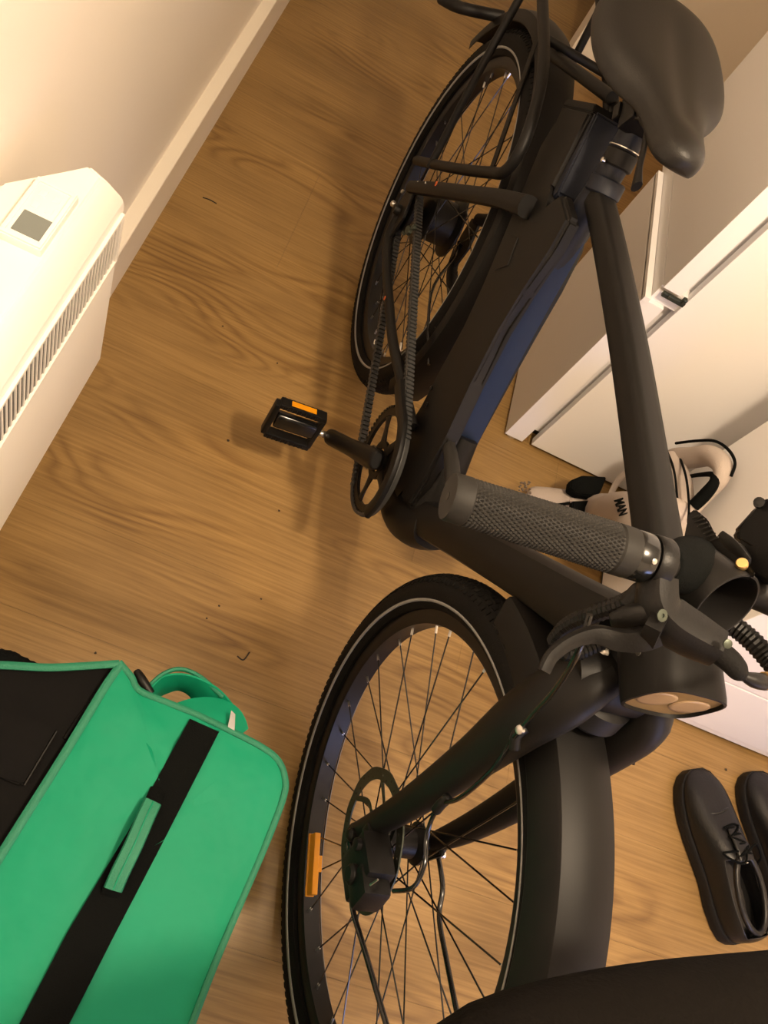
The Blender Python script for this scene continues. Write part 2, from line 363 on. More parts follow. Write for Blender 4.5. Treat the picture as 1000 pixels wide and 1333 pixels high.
# ================================================================ LOW WHITE CABINET nearer on the right
cx0, cy0, cy1, cz1 = 0.905, 0.707, 1.112, 0.92
W2 = empty('storage_cabinet', (cx0, cy1, 0), 'white cabinet standing in front of the wardrobe behind the black shoes', 'cabinet')
def cp(v): return Vector(v) - W2.location
box('plinth', cp((cx0 + 0.005, cy0 + 0.006, 0)), cp((1.83, cy1, 0.012)), 'dark_void', W2)
box('body', cp((cx0, cy0 + 0.02, 0.012)), cp((1.83, cy1, cz1)), 'white', W2, 0.002)
box('kick_board', cp((cx0, cy0, 0.012)), cp((1.83, cy0 + 0.019, 0.030)), 'white', W2, 0.001)
box('door', cp((cx0, cy0 - 0.002, 0.033)), cp((1.83, cy0 + 0.018, 0.242)), 'white', W2, 0.002)
box('door', cp((cx0, cy0 - 0.002, 0.246)), cp((1.83, cy0 + 0.018, cz1 - 0.003)), 'white', W2, 0.002)

# ================================================================ BICYCLE
B = bpy.data.objects.new('bicycle', None); COL.objects.link(B); B.empty_display_size = 0.1
B.matrix_world = Matrix(((FW.x, LF.x, UP.x, BO.x), (FW.y, LF.y, UP.y, BO.y), (FW.z, LF.z, UP.z, BO.z), (0, 0, 0, 1)))
tag(B, 'matte black electric bicycle with belt drive leaning on its stand in the middle', 'bicycle')
V = Vector
WB = 1.1673; RH = 0.3615

def wheel(hub, steer, hub_r, hub_w, n_sp, rotor, reflector, phase=0.0):
    T = Matrix.Translation(hub) @ Matrix.Rotation(steer, 4, 'Z')
    ax = (0, 1, 0)
    def fin(o, par): 
        o.parent = par
        if par is B: o.matrix_local = T
        return o
    # rim is the wheel's own mesh; everything else hangs from it
    rim = lathe('wheel', [(0.291, -0.013), (0.291, 0.013), (0.297, 0.0165), (0.322, 0.0165), (0.322, 0.013), (0.314, 0.010), (0.314, -0.010), (0.322, -0.013), (0.322, -0.0165), (0.297, -0.0165)], (0, 0, 0), ax, 'rim', None, 128, closed=True)
    fin(rim, B)
    # tyre with small tread blocks
    pr = []
    for k in range(19):
        a = -2.35 + 4.7 * k / 18
        pr.append((0.3325 + 0.0310 * math.cos(a), 0.0310 * math.sin(a)))
    ty = bmesh.new(); bm_lathe(ty, pr, (0, 0, 0), ax, 144, closed=True)
    for ring in range(168):
        th = 2 * PI * ring / 168
        for s in (-1, 1):
            for (aa, hh) in ((0.30, 0.0010), (0.62, 0.0013), (0.95, 0.0014)):
                a = s * (aa + (0.05 if ring % 2 else 0)); rr = 0.3325 + 0.0308 * math.cos(a); yy = 0.0308 * math.sin(a)
                c = V((rr * math.cos(th), yy, rr * math.sin(th))); n = V((math.cos(a) * math.cos(th), math.sin(a), math.cos(a) * math.sin(th)))
                tt = V((-math.sin(th), 0, math.cos(th))); w = n.cross(tt)
                q = Matrix((( tt.x, w.x, n.x, c.x), (tt.y, w.y, n.y, c.y), (tt.z, w.z, n.z, c.z), (0, 0, 0, 1)))
                bm_box(ty, (-0.0036, -0.003, -0.001), (0.0036, 0.003, hh), 0, q)
    o = finish(ty, 'tyre', 'rubber', rim, True, angle=math.radians(35))
    st = bmesh.new()
    for s in (-1, 1): bm_lathe(st, [(0.3195, s * 0.0280), (0.3195, s * 0.0292), (0.3235, s * 0.0306), (0.3235, s * 0.0294)], (0, 0, 0), ax, 144, closed=True)
    finish(st, 'reflective_stripe', 'stripe', rim, True)
    w = hub_w
    lathe('hub', [(0.008, -w - 0.012), (0.010, -w - 0.004), (hub_r * 0.75, -w), (hub_r, -w + 0.003), (hub_r, -w + 0.007), (hub_r * 0.72, -w + 0.014), (hub_r * 0.72, w - 0.014), (hub_r, w - 0.007), (hub_r, w - 0.003), (hub_r * 0.75, w), (0.010, w + 0.004), (0.008, w + 0.012)], (0, 0, 0), ax, 'plastic', rim, 36)
    src = None
    for k in range(n_sp):
        side = -1 if k % 2 else 1
        th = 2 * PI * (k + 0.5) / n_sp + phase
        cross = (1 if (k // 2) % 2 else -1) * 1.15
        h = V((hub_r * 0.93 * math.cos(th + cross), side * (w - 0.005), hub_r * 0.93 * math.sin(th + cross)))
        e = V((0.2915 * math.cos(th), side * 0.004, 0.2915 * math.sin(th)))
        tube('spoke', [h, e], 0.00115, 'gloss', rim, n=1, segs=6)
        tube('nipple', [e - (e - h).normalized() * 0.011, e], 0.0021, 'steel', rim, n=1, segs=6)
    tube('valve', [V((0.292 * math.cos(-0.5), 0, 0.292 * math.sin(-0.5))), V((0.258 * math.cos(-0.5), 0, 0.258 * math.sin(-0.5)))], 0.003, 'steel', rim, n=1, segs=8)
    if rotor:
        r = bmesh.new(); y0 = -w - 0.006
        Ro, Ri = 0.0905, 0.0745
        bm_lathe(r, [(Ri, y0 - 0.001), (Ro, y0 - 0.001), (Ro, y0 + 0.001), (Ri, y0 + 0.001)], (0, 0, 0), ax, 72, closed=True, rfun=lambda th, rr, h: rr + (0.0007 * math.cos(th * 12) if rr > 0.08 else 0.0))
        for k in range(6):
            a = 2 * PI * k / 6
            pts = [V((0.022 * math.cos(a), y0, 0.022 * math.sin(a))), V((0.048 * math.cos(a + 0.25), y0, 0.048 * math.sin(a + 0.25))), V((0.077 * math.cos(a + 0.75), y0, 0.077 * math.sin(a + 0.75)))]
            bm_tube(r, pts, 0.0038, segs=6, up=(0, 1, 0), flat=0.25, n=5)
        bm_lathe(r, [(0.014, y0 - 0.0015), (0.026, y0 - 0.0015), (0.026, y0 + 0.0015), (0.014, y0 + 0.0015)], (0, 0, 0), ax, 36, closed=True)
        finish(r, 'brake_rotor', 'dark_steel', rim)
        hl = bmesh.new()
        for k in range(36):
            a = 2 * PI * k / 36; rr = 0.0795 + 0.0035 * (k % 3 - 1) + 0.002
            bm_lathe(hl, [(0.0017, -0.0002), (0.0017, 0.0002)], (rr * math.cos(a), y0 - 0.0011, rr * math.sin(a)), ax, 8)
        finish(hl, 'rotor_hole', 'dark_void', rim)['kind'] = 'stuff'
    if reflector is not None:
        a = reflector; c = V((0.255 * math.cos(a), -0.012, 0.255 * math.sin(a))); t = V((-math.sin(a), 0, math.cos(a))); n = V((math.cos(a), 0, math.sin(a)))
        q = Matrix(((t.x, 0, n.x, c.x), (0, 1, 0, c.y), (t.z, 0, n.z, c.z), (0, 0, 0, 1)))
        rb = bmesh.new(); bm_box(rb, (-0.045, -0.006, -0.011), (0.045, 0.004, 0.011), 0.002, q); bm_box(rb, (-0.046, -0.008, 0.0085), (0.046, 0.006, 0.0125), 0.001, q)
        bm_box(rb, (-0.012, 0.002, -0.008), (0.012, 0.010, 0.008), 0.001, q)
        finish(rb, 'spoke_reflector', 'amber', rim)['label'] = 'amber reflector clipped to the spokes'
    return rim
wheel(V((WB, 0, RH)), math.radians(1.7), 0.028, 0.034, 32, True, -1.50)
wheel(V((0, 0, RH)), 0, 0.062, 0.036, 36, False, None, 0.05)

def mudguard(hub, a0, a1, r=0.387, w=0.0335, n=60, name='mudguard', drop=0.050):
    bm = bmesh.new(); rings = []
    prof = [(-w, -drop), (-w, -0.004), (-w * 0.93, 0.0005), (-w * 0.72, 0.003), (-w * 0.35, 0.0065), (0, 0.0075), (w * 0.35, 0.0065), (w * 0.72, 0.003), (w * 0.93, 0.0005), (w, -0.004), (w, -drop)]
    prof = prof + [(y * 0.97, z - 0.0016) for y, z in prof[::-1]]
    for i in range(n + 1):
        a = a0 + (a1 - a0) * i / n
        rings.append([V(hub) + V(((r + z) * math.cos(a), y, (r + z) * math.sin(a))) for y, z in prof])
    bm_loft(bm, rings)
    return finish(bm, name, 'frame', B, True, angle=math.radians(32))
mudguard((WB, 0, RH), math.radians(-12), math.radians(129))
mudguard((0, 0, RH), math.radians(-14), math.radians(156), drop=0.02)

# ---- frame
def T(name, pts, r, m='frame', **k): return tube(name, pts, r, m, B, **k)
# seat tube: front face follows the bluish front, its cool sheen painted on
T('seat_mast', [V((0.345, 0, 0.888)), V((0.372, 0, 0.840)), V((0.400, 0, 0.775)), V((0.425, 0, 0.715))], [0.0190, 0.0195, 0.021, 0.022], 'frame_faint_sheen', segs=24)
sc = [V((0.398, 0, 0.760)), V((0.412, 0, 0.735)), V((0.452, 0, 0.665)), V((0.508, 0, 0.575)), V((0.566, 0, 0.490)), V((0.635, 0, 0.405))]
T('seat_tube', sc, [0.021, 0.023, 0.025, 0.027, 0.029, 0.034], 'frame_cool_sheen', segs=20, square=0.6, up=(0, 1, 0))
# deep side body holding the battery
front = [(0.352, 0.775), (0.410, 0.745), (0.440, 0.690), (0.470, 0.640), (0.515, 0.570), (0.570, 0.490), (0.650, 0.400), (0.660, 0.340), (0.630, 0.300)]
rear = [(0.560, 0.300), (0.525, 0.345), (0.505, 0.420), (0.478, 0.480), (0.430, 0.545), (0.384, 0.600), (0.318, 0.665), (0.235, 0.745), (0.202, 0.788), (0.225, 0.790)]
bm = bmesh.new(); bm_prism(bm, [(x, -0.038, z) for x, z in front + rear], (0, 0.076, 0))
bmesh.ops.bevel(bm, geom=bm.edges[:], offset=0.010, segments=3, affect='EDGES', clamp_overlap=True)
finish(bm, 'battery_housing', 'frame', B, True, angle=math.radians(30))
bat = [(0.203, 0.800), (0.286, 0.856), (0.350, 0.768), (0.300, 0.745), (0.235, 0.760)]
bm = bmesh.new(); bm_prism(bm, [(x, -0.0385, z) for x, z in bat], (0, 0.077, 0))
bmesh.ops.bevel(bm, geom=bm.edges[:], offset=0.005, segments=3, affect='EDGES', clamp_overlap=True)
finish(bm, 'battery', 'frame', B, True, angle=math.radians(30))
bm = bmesh.new(); bm_prism(bm, [(x, -0.034, z) for x, z in ((0.286, 0.859), (0.296, 0.863), (0.362, 0.776), (0.360, 0.763), (0.348, 0.764))], (0, 0.068, 0))
bmesh.ops.bevel(bm, geom=bm.edges[:], offset=0.003, segments=3, affect='EDGES', clamp_overlap=True)
finish(bm, 'battery_cover', 'frame_faint_sheen', B, True, angle=math.radians(30))['label'] = 'rounded battery front with a painted cool sheen'
lid = bmesh.new(); bm_prism(lid, [(0.196, -0.037, 0.806), (0.280, -0.037, 0.864), (0.290, -0.037, 0.857), (0.202, -0.037, 0.797)], (0, 0.074, 0)); bmesh.ops.bevel(lid, geom=lid.edges[:], offset=0.002, segments=2, affect='EDGES')
finish(lid, 'battery_lid', 'frame', B)
bm = bmesh.new(); bm_prism(bm, [(x, -0.043, z) for x, z in ((0.385, 0.796), (0.446, 0.808), (0.470, 0.770), (0.488, 0.705), (0.510, 0.645), (0.565, 0.578), (0.620, 0.515), (0.668, 0.455), (0.690, 0.405), (0.660, 0.370), (0.560, 0.45), (0.460, 0.560), (0.400, 0.640), (0.360, 0.720))], (0, 0.022, 0))
bmesh.ops.bevel(bm, geom=bm.edges[:], offset=0.006, segments=3, affect='EDGES', clamp_overlap=True)
finish(bm, 'side_cover', 'frame', B, True, angle=math.radians(30))
# engraved corner line on the side panel
def bkl(px, y=-0.0440): return [bk(a, b, y) for a, b in px]
tube('panel_line', bkl([(666, 307), (674, 310), (661, 345), (650, 349), (645, 352)]), 0.0010, 'grip', B, n=1, segs=5)
for p in ((562, 505), (572, 547), (541, 604), (556, 527)):
    q = bk(p[0], p[1], -0.0385); lathe('frame_bolt', [(0.0042, 0), (0.0042, 0.002), (0.002, 0.0028)], q, (0, -1, 0), 'plastic', B, 12)
# top tube, boxy
T('top_tube', [V((0.395, 0, 0.818)), V((0.50, 0, 0.832)), V((0.67, 0, 0.850)), V((0.83, 0, 0.862)), V((0.985, 0, 0.872))], [0.0165, 0.0172, 0.0182, 0.0190, 0.0200], segs=24, up=(0, 0, 1), square=0.75)
# down tube
T('down_tube', [V((0.655, 0, 0.345)), V((0.72, 0, 0.430)), V((0.80, 0, 0.540)), V((0.90, 0, 0.675)), V((0.965, 0, 0.760)), V((1.005, 0, 0.815))], [0.038, 0.032, 0.031, 0.031, 0.033, 0.034], segs=20, square=0.3)
# head tube
HT0, HT1 = V((1.045, 0, 0.795)), V((0.988, 0, 0.925))
T('head_tube', [HT0, HT1], 0.031, segs=28)
lathe('bottom_bracket_shell', [(0.036, -0.045), (0.040, -0.040), (0.040, 0.040), (0.036, 0.045)], (0.575, 0, 0.322), (0, 1, 0), 'frame', B, 32)
T('frame_junction', [V((0.530, 0, 0.325)), V((0.575, 0, 0.315)), V((0.635, 0, 0.318)), V((0.690, 0, 0.365)), V((0.720, 0, 0.415))], [0.034, 0.041, 0.043, 0.040, 0.033], segs=24, square=0.3)
T('frame_gusset', [V((0.600, 0, 0.500)), V((0.650, -0.004, 0.440)), V((0.690, -0.004, 0.395))], [0.020, 0.030, 0.030], segs=20)
T('cable_port', [bk(584, 578, -0.030), bk(588, 600, -0.030), bk(590, 640, -0.028)], [0.0095, 0.0115, 0.0120], 'grip', segs=14)
# chainstays, seatstays
for s in (-1, 1):
    y = 0.075 * s
    T('chainstay', [V((0.0, y, 0.335)), V((0.03, y, 0.296)), V((0.122, y, 0.302)), V((0.288, y * 0.98, 0.342)), V((0.36, y * 0.96, 0.363)), V((0.46, y * 0.85, 0.395)), V((0.545, y * 0.62, 0.405))], [0.011, 0.013, 0.011, 0.0105, 0.0105, 0.011, 0.013], segs=12, up=(0, 1, 0), flat=0.85)
    T('seatstay', ([V((-p.x, p.y, p.z)) if 0 else V((p.x, p.y * -s, p.z)) for p in (bk(536, 244, -0.078), bk(575, 248, -0.072), bk(620, 254, -0.063), bk(655, 260, -0.055), bk(688, 270, -0.046))]), [0.012, 0.0135, 0.0135, 0.0145, 0.0165], segs=14, square=0.4)
    prism('dropout', [V((-0.04, y - 0.003, 0.372)), V((0.0, y - 0.003, 0.40)), V((0.035, y - 0.003, 0.36)), V((0.04, y - 0.003, 0.30)), V((0.0, y - 0.003, 0.288)), V((-0.03, y - 0.003, 0.33))], (0, 0.006, 0), 'plastic', B, 0.0012)
lathe('axle_nut', [(0.012, 0), (0.012, 0.004), (0.009, 0.012), (0.0, 0.013)], (0.002, -0.080, 0.345), (0, -1, 0), 'plastic', B, 12)
lathe('mounting_bolt', [(0.0065, 0), (0.0065, 0.004), (0.004, 0.007), (0, 0.0075)], bk(513, 266, -0.083), (0, -1, 0.2), 'steel', B, 14)
lathe('mounting_bolt', [(0.004, 0), (0.004, 0.004), (0.002, 0.005)], bk(525, 250, -0.084), (0, -1, 0.2), 'steel', B, 10)
tn = bmesh.new()
for dx, r in ((0, 0.010), (7, 0.006), (-6, 0.0045)):
    q = bk(533 + dx, 300 - dx * 0.6, -0.078); bm_lathe(tn, [(r, 0), (r * 0.8, 0.005), (0.0, 0.006)], q, (0.3, -1, 0.1), 10)
finish(tn, 'belt_tensioner', 'dark_steel', B)
# small prints on the stays
def decal(name, px, w, h, m, y, ang=0.0):
    c = bk(px[0], px[1], y); e = (bk(px[0] + 3, px[1] + 0.6, y) - c).normalized(); f = V((0, -1, 0)).cross(e)
    return prism(name, [c + e * a * w + f * b * h for a, b in ((-1, -1), (1, -1), (1, 1), (-1, 1))], (0, 0.0005, 0), m, B)
for px in ((543, 238), (553, 239)): decal('stay_print', px, 0.0016, 0.004, 'print', -0.087)
ring = bmesh.new(); q = bk(568, 239, -0.087)
bm_lathe(ring, [(0.0022, 0), (0.0045, 0), (0.0045, 0.0005), (0.0022, 0.0005)], q, (0, -1, 0), 14, closed=True); finish(ring, 'stay_print', 'orange', B)
ring = bmesh.new(); q = bk(501, 388, -0.0862)
bm_lathe(ring, [(0.0018, 0), (0.0042, 0), (0.0042, 0.0005), (0.0018, 0.0005)], q, (0, -1, 0), 14, closed=True); finish(ring, 'stay_print', 'orange', B)

# ---- rack
for s in (-1, 1):
    y = 0.062 * s
    T('rack_rail', [V((-0.085, 0.078 * s, 0.402)), V((0.09, 0.07 * s, 0.548)), V((0.205, 0.064 * s, 0.650)), V((0.243, y, 0.690)), V((0.235, y, 0.735)), V((0.175, y, 0.772)), V((0.10, y, 0.789)), V((-0.05, y, 0.789)), V((-0.35, y, 0.789))], 0.0092, segs=12)
    T('rack_strut', [V((0.0, 0.078 * s, 0.462)), V((-0.075, 0.075 * s, 0.615)), V((-0.155, 0.066 * s, 0.789))], 0.0072, segs=12)
T('rack_bridge', [V((0.045, -0.062, 0.789)), V((0.045, 0.062, 0.789))], 0.007, n=1)
T('rack_bridge', [V((-0.33, -0.062, 0.789)), V((-0.33, 0.062, 0.789))], 0.007, n=1)
T('rack_bracket', [bk(718, 70, -0.030), bk(755, 97, -0.015), bk(797, 128, 0.0)], 0.0095, segs=12)
T('rack_bracket', [bk(783, 45, 0.03), bk(796, 95, 0.015), bk(800, 150, 0.01)], 0.0075, segs=10)
T('tail_tube', [bk(575, -2, -0.13), bk(600, 10, -0.10), bk(655, 22, -0.02)], 0.011, segs=12)
# perforated stay inside the rack
st0, st1 = bk(697, 55, -0.035), bk(640, 218, -0.035)
sb = bmesh.new(); d = (st1 - st0).normalized(); n_ = d.cross(V((0, 1, 0))).normalized()
bm_prism(sb, [st0 - n_ * 0.0085, st0 + n_ * 0.0085, st1 + n_ * 0.0085, st1 - n_ * 0.0085], (0, 0.0025, 0)); finish(sb, 'perforated_stay', 'frame', B)
hb = bmesh.new()
for k in range(13): bm_lathe(hb, [(0.0027, 0), (0.0027, 0.0006)], st0.lerp(st1, 0.12 + k * 0.062), (0, -1, 0), 10)
finish(hb, 'stay_hole', 'dark_void', B)['kind'] = 'stuff'

# ---- belt drive
BB = V((0.569, -0.062, 0.322))
cr = bmesh.new()
bm_lathe(cr, [(0.079, -0.003), (0.0925, -0.003), (0.0925, 0.003), (0.079, 0.003)], BB, (0, 1, 0), 96, closed=True)
bm_lathe(cr, [(0.022, -0.003), (0.034, -0.003), (0.034, 0.003), (0.022, 0.003)], BB, (0, 1, 0), 40, closed=True)
for k in range(5):
    a = 2 * PI * k / 5 + 0.3
    bm_tube(cr, [BB + V((0.028 * math.cos(a), 0, 0.028 * math.sin(a))), BB + V((0.058 * math.cos(a), 0, 0.058 * math.sin(a))), BB + V((0.086 * math.cos(a), 0, 0.086 * math.sin(a)))], [0.013, 0.008, 0.012], segs=8, up=(0, 1, 0), flat=0.25)
for k in range(60):
    a = 2 * PI * k / 60; c = BB + V((0.0945 * math.cos(a), 0, 0.0945 * math.sin(a))); t = V((-math.sin(a), 0, math.cos(a))); nn = V((math.cos(a), 0, math.sin(a)))
    bm_box(cr, (-0.0022, -0.004, -0.003), (0.0022, 0.004, 0.002), 0, Matrix(((t.x, 0, nn.x, c.x), (0, 1, 0, c.y), (t.z, 0, nn.z, c.z), (0, 0, 0, 1))))
finish(cr, 'chainring', 'plastic', B, True, angle=math.radians(35))
cg = bmesh.new(); RC = V((0.0, -0.062, 0.352))
bm_lathe(cg, [(0.012, -0.004), (0.040, -0.004), (0.040, 0.004), (0.012, 0.004)], RC, (0, 1, 0), 40, closed=True); finish(cg, 'sprocket', 'plastic', B)
bt = bmesh.new(); Rc, Rs = 0.0965, 0.043; N = 40; path = []
dv = V((BB.x - RC.x, 0, BB.z - RC.z)); base = math.atan2(dv.z, dv.x); al = math.acos((Rc - Rs) / dv.length)
for k in range(N + 1):
    a = base - al + 2 * al * k / N; path.append(BB + V((Rc * math.cos(a), 0, Rc * math.sin(a))))
p1 = path[-1]
q0 = RC + V((Rs * math.cos(base + al), 0, Rs * math.sin(base + al)))
for k in range(1, 50): path.append(p1.lerp(q0, k / 50))
for k in range(N // 2 + 1):
    a = base + al + (2 * PI - 2 * al) * k / (N // 2); path.append(RC + V((Rs * math.cos(a), 0, Rs * math.sin(a))))
e0 = path[-1]; s0 = path[0]
for k in range(1, 50): path.append(e0.lerp(s0, k / 50))
bm_tube(bt, path, 0.0040, segs=6, up=(0, 1, 0), flat=1.7, n=1, closed=True, square=1)
L_ = len(path)
for seg_a, seg_b in ((p1, q0), (e0, s0)):
    n = int((seg_b - seg_a).length / 0.009); t = (seg_b - seg_a).normalized(); up_ = V((0, 1, 0)).cross(t); c0_ = (BB + RC) / 2
    if (c0_ - seg_a).dot(up_) < 0: up_ = -up_
    for k in range(n):
        c = seg_a.lerp(seg_b, (k + 0.5) / n) + up_ * 0.0048
        bm_box(bt, (-0.0024, -0.0062, -0.0118), (0.0024, 0.0062, 0.0026), 0, Matrix(((t.x, 0, up_.x, c.x), (0, 1, 0, c.y), (t.z, 0, up_.z, c.z), (0, 0, 0, 1))))
finish(bt, 'drive_belt', 'belt', B)
# guard arc outside the ring
gp = [V((0.46, -0.072, 0.397))] + [BB + V((0.105 * math.cos(a), -0.012, 0.105 * math.sin(a))) for a in [math.radians(t) for t in (118, 95, 70, 45, 20, 0)]]
T('belt_guard', gp, 0.0115, segs=10, up=(0, 1, 0), flat=0.5, square=0.5)
lathe('spindle_cap', [(0.018, 0.0), (0.020, -0.012), (0.018, -0.022), (0.0155, -0.024)], BB, (0, 1, 0), 'plastic', B, 24)
rg = bmesh.new(); bm_lathe(rg, [(0.0155, -0.0155), (0.0212, -0.0155), (0.0212, -0.0175), (0.0155, -0.0175)], BB, (0, 1, 0), 32, closed=True); finish(rg, 'spindle_ring', 'steel', B)
ca = bk(487, 598, -0.088); ce = V((0.459, -0.108, 0.182))
bm = bmesh.new(); bm_tube(bm, [ca + (ca - ce).normalized() * 0.012, ca, ca.lerp(ce, 0.25), ca.lerp(ce, 0.5), ca.lerp(ce, 0.92), ce], [0.013, 0.018, 0.0175, 0.0155, 0.0155, 0.011], segs=16, up=(0, 1, 0), flat=0.62, square=0.3)
crank = finish(bm, 'crank_arm', 'gloss', B, True, angle=math.radians(40))
crank.data.materials[0] = M['plastic']
cb = V((0.575, 0.075, 0.322)); cb2 = V((0.685, 0.090, 0.462))
tube('crank_arm', [cb, cb.lerp(cb2, 0.5), cb2], [0.016, 0.014, 0.012], 'plastic', B, segs=14, up=(0, 1, 0), flat=0.6)
def pedal(c, s, tilt):
    X, Y, Z = V((math.cos(tilt), 0, math.sin(tilt))), V((0, s, 0)), V((-math.sin(tilt), 0, math.cos(tilt)))
    q = Matrix(((X.x, Y.x, Z.x, c.x), (X.y, Y.y, Z.y, c.y), (X.z, Y.z, Z.z, c.z), (0, 0, 0, 1)))
    f = bmesh.new()
    # outer cage: rounded frame, teeth on the long sides
    bm_box(f, (-0.046, 0.008, -0.011), (-0.034, 0.098, 0.011), 0.003, q); bm_box(f, (0.034, 0.008, -0.011), (0.046, 0.098, 0.011), 0.003, q)
    bm_box(f, (-0.040, 0.094, -0.010), (0.040, 0.106, 0.010), 0.004, q); bm_box(f, (-0.040, 0.006, -0.010), (0.040, 0.016, 0.010), 0.003, q)
    for k in range(9):
        for xx in (-0.040, 0.040):
            for zz in (-0.0125, 0.0095): bm_box(f, (xx - 0.004, 0.018 + k * 0.0088, zz), (xx + 0.004, 0.0215 + k * 0.0088, zz + 0.003), 0, q)
    p = finish(f, 'pedal', 'plastic', B)
    bmc = bmesh.new(); bm_box(bmc, (-0.017, 0.010, -0.009), (0.017, 0.092, 0.009), 0.006, q); finish(bmc, 'pedal_body', 'gloss', p, True)
    for xx in (-0.0465, 0.0465):
        r = bmesh.new(); bm_box(r, (xx - 0.001, 0.03, -0.006), (xx + 0.001, 0.078, 0.006), 0.0008, q); finish(r, 'pedal_reflector', 'amber', p)['label'] = 'amber pedal reflector'
    a = bmesh.new(); bm_tube(a, [c - Y * 0.012, c + Y * 0.010], 0.0065, n=1, segs=12); finish(a, 'pedal_axle', 'steel', p, True)
    return p
pedal(ce + V((0, -0.014, 0)), -1, math.radians(102))
pedal(cb2 + V((0, 0.014, 0)), 1, math.radians(102))
# kick stand
kf = V((0.12, 0.24, 0.0253))
T('kickstand', [V((0.05, 0.075, 0.300)), V((0.06, 0.10, 0.265)), V((0.09, 0.16, 0.17)), kf], [0.010, 0.0085, 0.008, 0.0085], 'plastic', segs=12)
lathe('kickstand_foot', [(0.012, 0), (0.013, 0.008), (0.009, 0.014)], kf + V((0, 0, -0.006)), (-0.1, -0.3, 1), 'rubber', B, 14)

# ---- fork
def leg(s):
    y = 0.057 * s
    b = bmesh.new()
    bm_tube(b, [V((1.047, 0.020 * s, 0.815)), V((1.066, 0.048 * s, 0.785)), V((1.082, y, 0.725)), V((1.108, y, 0.630)), V((1.136, y, 0.515)), V((1.153, y, 0.425)), V((1.163, y, 0.340))], [0.024, 0.034, 0.033, 0.0265, 0.0215, 0.0175, 0.012], segs=18, up=(0, 1, 0), flat=0.72)
    o = finish(b, 'fork_leg', 'frame', B, True, angle=math.radians(50))
    d = bmesh.new(); bm_prism(d, [V((1.148, y - 0.004, 0.375)), V((1.180, y - 0.004, 0.385)), V((1.185, y - 0.004, 0.34)), V((1.172, y - 0.004, 0.328)), V((1.150, y - 0.004, 0.335))], (0, 0.008, 0)); bmesh.ops.bevel(d, geom=d.edges[:], offset=0.002, segments=2, affect='EDGES')
    finish(d, 'fork_end', 'plastic', B)
    lathe('axle_nut', [(0.009, 0), (0.009, 0.006), (0.005, 0.010)], (WB, y + 0.007 * s, RH), (0, s, 0), 'plastic', B, 12)
leg(-1); leg(1)
T('fork_crown', [V((1.050, -0.052, 0.790)), V((1.046, 0, 0.800)), V((1.050, 0.052, 0.790))], [0.028, 0.036, 0.028], segs=18)
ub = bmesh.new(); bm_lathe(ub, [(0.030, -0.03), (0.037, -0.022), (0.037, 0.0), (0.030, 0.006)], V((1.055, 0, 0.775)), (HT1 - HT0), 28); finish(ub, 'headset_cup', 'frame', B, True, angle=math.radians(40))
lathe('fender_bolt', [(0.007, 0), (0.007, 0.004), (0.0035, 0.006)], bk(785, 848, -0.035), (0.4, -0.8, 0.5), 'steel', B, 14)
# caliper
cal = bmesh.new()
c0 = V((1.205, -0.062, 0.415)); 
q = Matrix.Translation(c0) @ Matrix.Rotation(math.radians(-28), 4, 'Y')
bm_box(cal, (-0.028, -0.022, -0.040), (0.030, 0.016, 0.030), 0.006, q); bm_box(cal, (0.010, -0.026, -0.022), (0.050, 0.012, 0.020), 0.007, q); bm_box(cal, (-0.045, -0.010, 0.004), (-0.018, 0.010, 0.022), 0.004, q)
bm_lathe(cal, [(0.0125, 0), (0.0125, 0.006), (0.009, 0.009)], q @ V((0.012, -0.022, -0.006)), (0, -1, 0), 18)
bm_lathe(cal, [(0.008, 0), (0.008, 0.006), (0.004, 0.007)], q @ V((-0.014, -0.022, 0.016)), (0, -1, 0), 12)
finish(cal, 'brake_caliper', 'plastic', B, True, angle=math.radians(30))
tube('caliper_pin', [bk(482, 1152, -0.086), bk(492, 1145, -0.086)], 0.0013, 'steel', B, n=1, segs=6)
# fender stays (two rods that reach forward and down to the mudguard)
def stay(s):
    y = 0.066 * s
    return T('mudguard_stay', [V((1.168, y, 0.352)), V((1.215, y, 0.372)), V((1.252, y * 0.95, 0.372)), V((1.300, y * 0.85, 0.405)), V((1.43, 0.04 * s, 0.500)), V((1.478, 0.033 * s, 0.530))], 0.0035, 'gloss', segs=8, n=5)
stay(-1); stay(1)
lathe('stay_bolt', [(0.006, 0), (0.006, 0.006), (0.003, 0.007)], V((1.174, 0.072, 0.352)), (0, 1, 0), 'steel', B, 10)
# hoses at the fork
T('brake_hose', [bk(768, 800, -0.14), bk(752, 850, -0.13), bk(725, 895, -0.105), bk(690, 935, -0.09), bk(668, 962, -0.082), bk(640, 1003, -0.075), bk(600, 1038, -0.070), bk(572, 1050, -0.066), bk(556, 1085, -0.060), bk(553, 1125, -0.06), bk(538, 1155, -0.066), bk(512, 1160, -0.075)], 0.0027, 'gloss', segs=8)
hc = bmesh.new(); q = bk(672, 958, -0.080); bm_tube(hc, [q + V((-0.008, 0.006, 0.006)), q, q + V((0.010, 0.004, -0.008))], 0.0058, segs=8); finish(hc, 'hose_clip', 'plastic', B, True)
lathe('clip_bolt', [(0.0045, 0), (0.0045, 0.004), (0.002, 0.005)], bk(679, 950, -0.086), (0.2, -1, 0.3), 'steel', B, 10)
hc = bmesh.new(); q = bk(575, 1046, -0.068); bm_tube(hc, [q + V((-0.006, 0.003, 0.010)), q, q + V((0.006, 0, -0.012))], 0.006, segs=8); finish(hc, 'hose_clip', 'plastic', B, True)

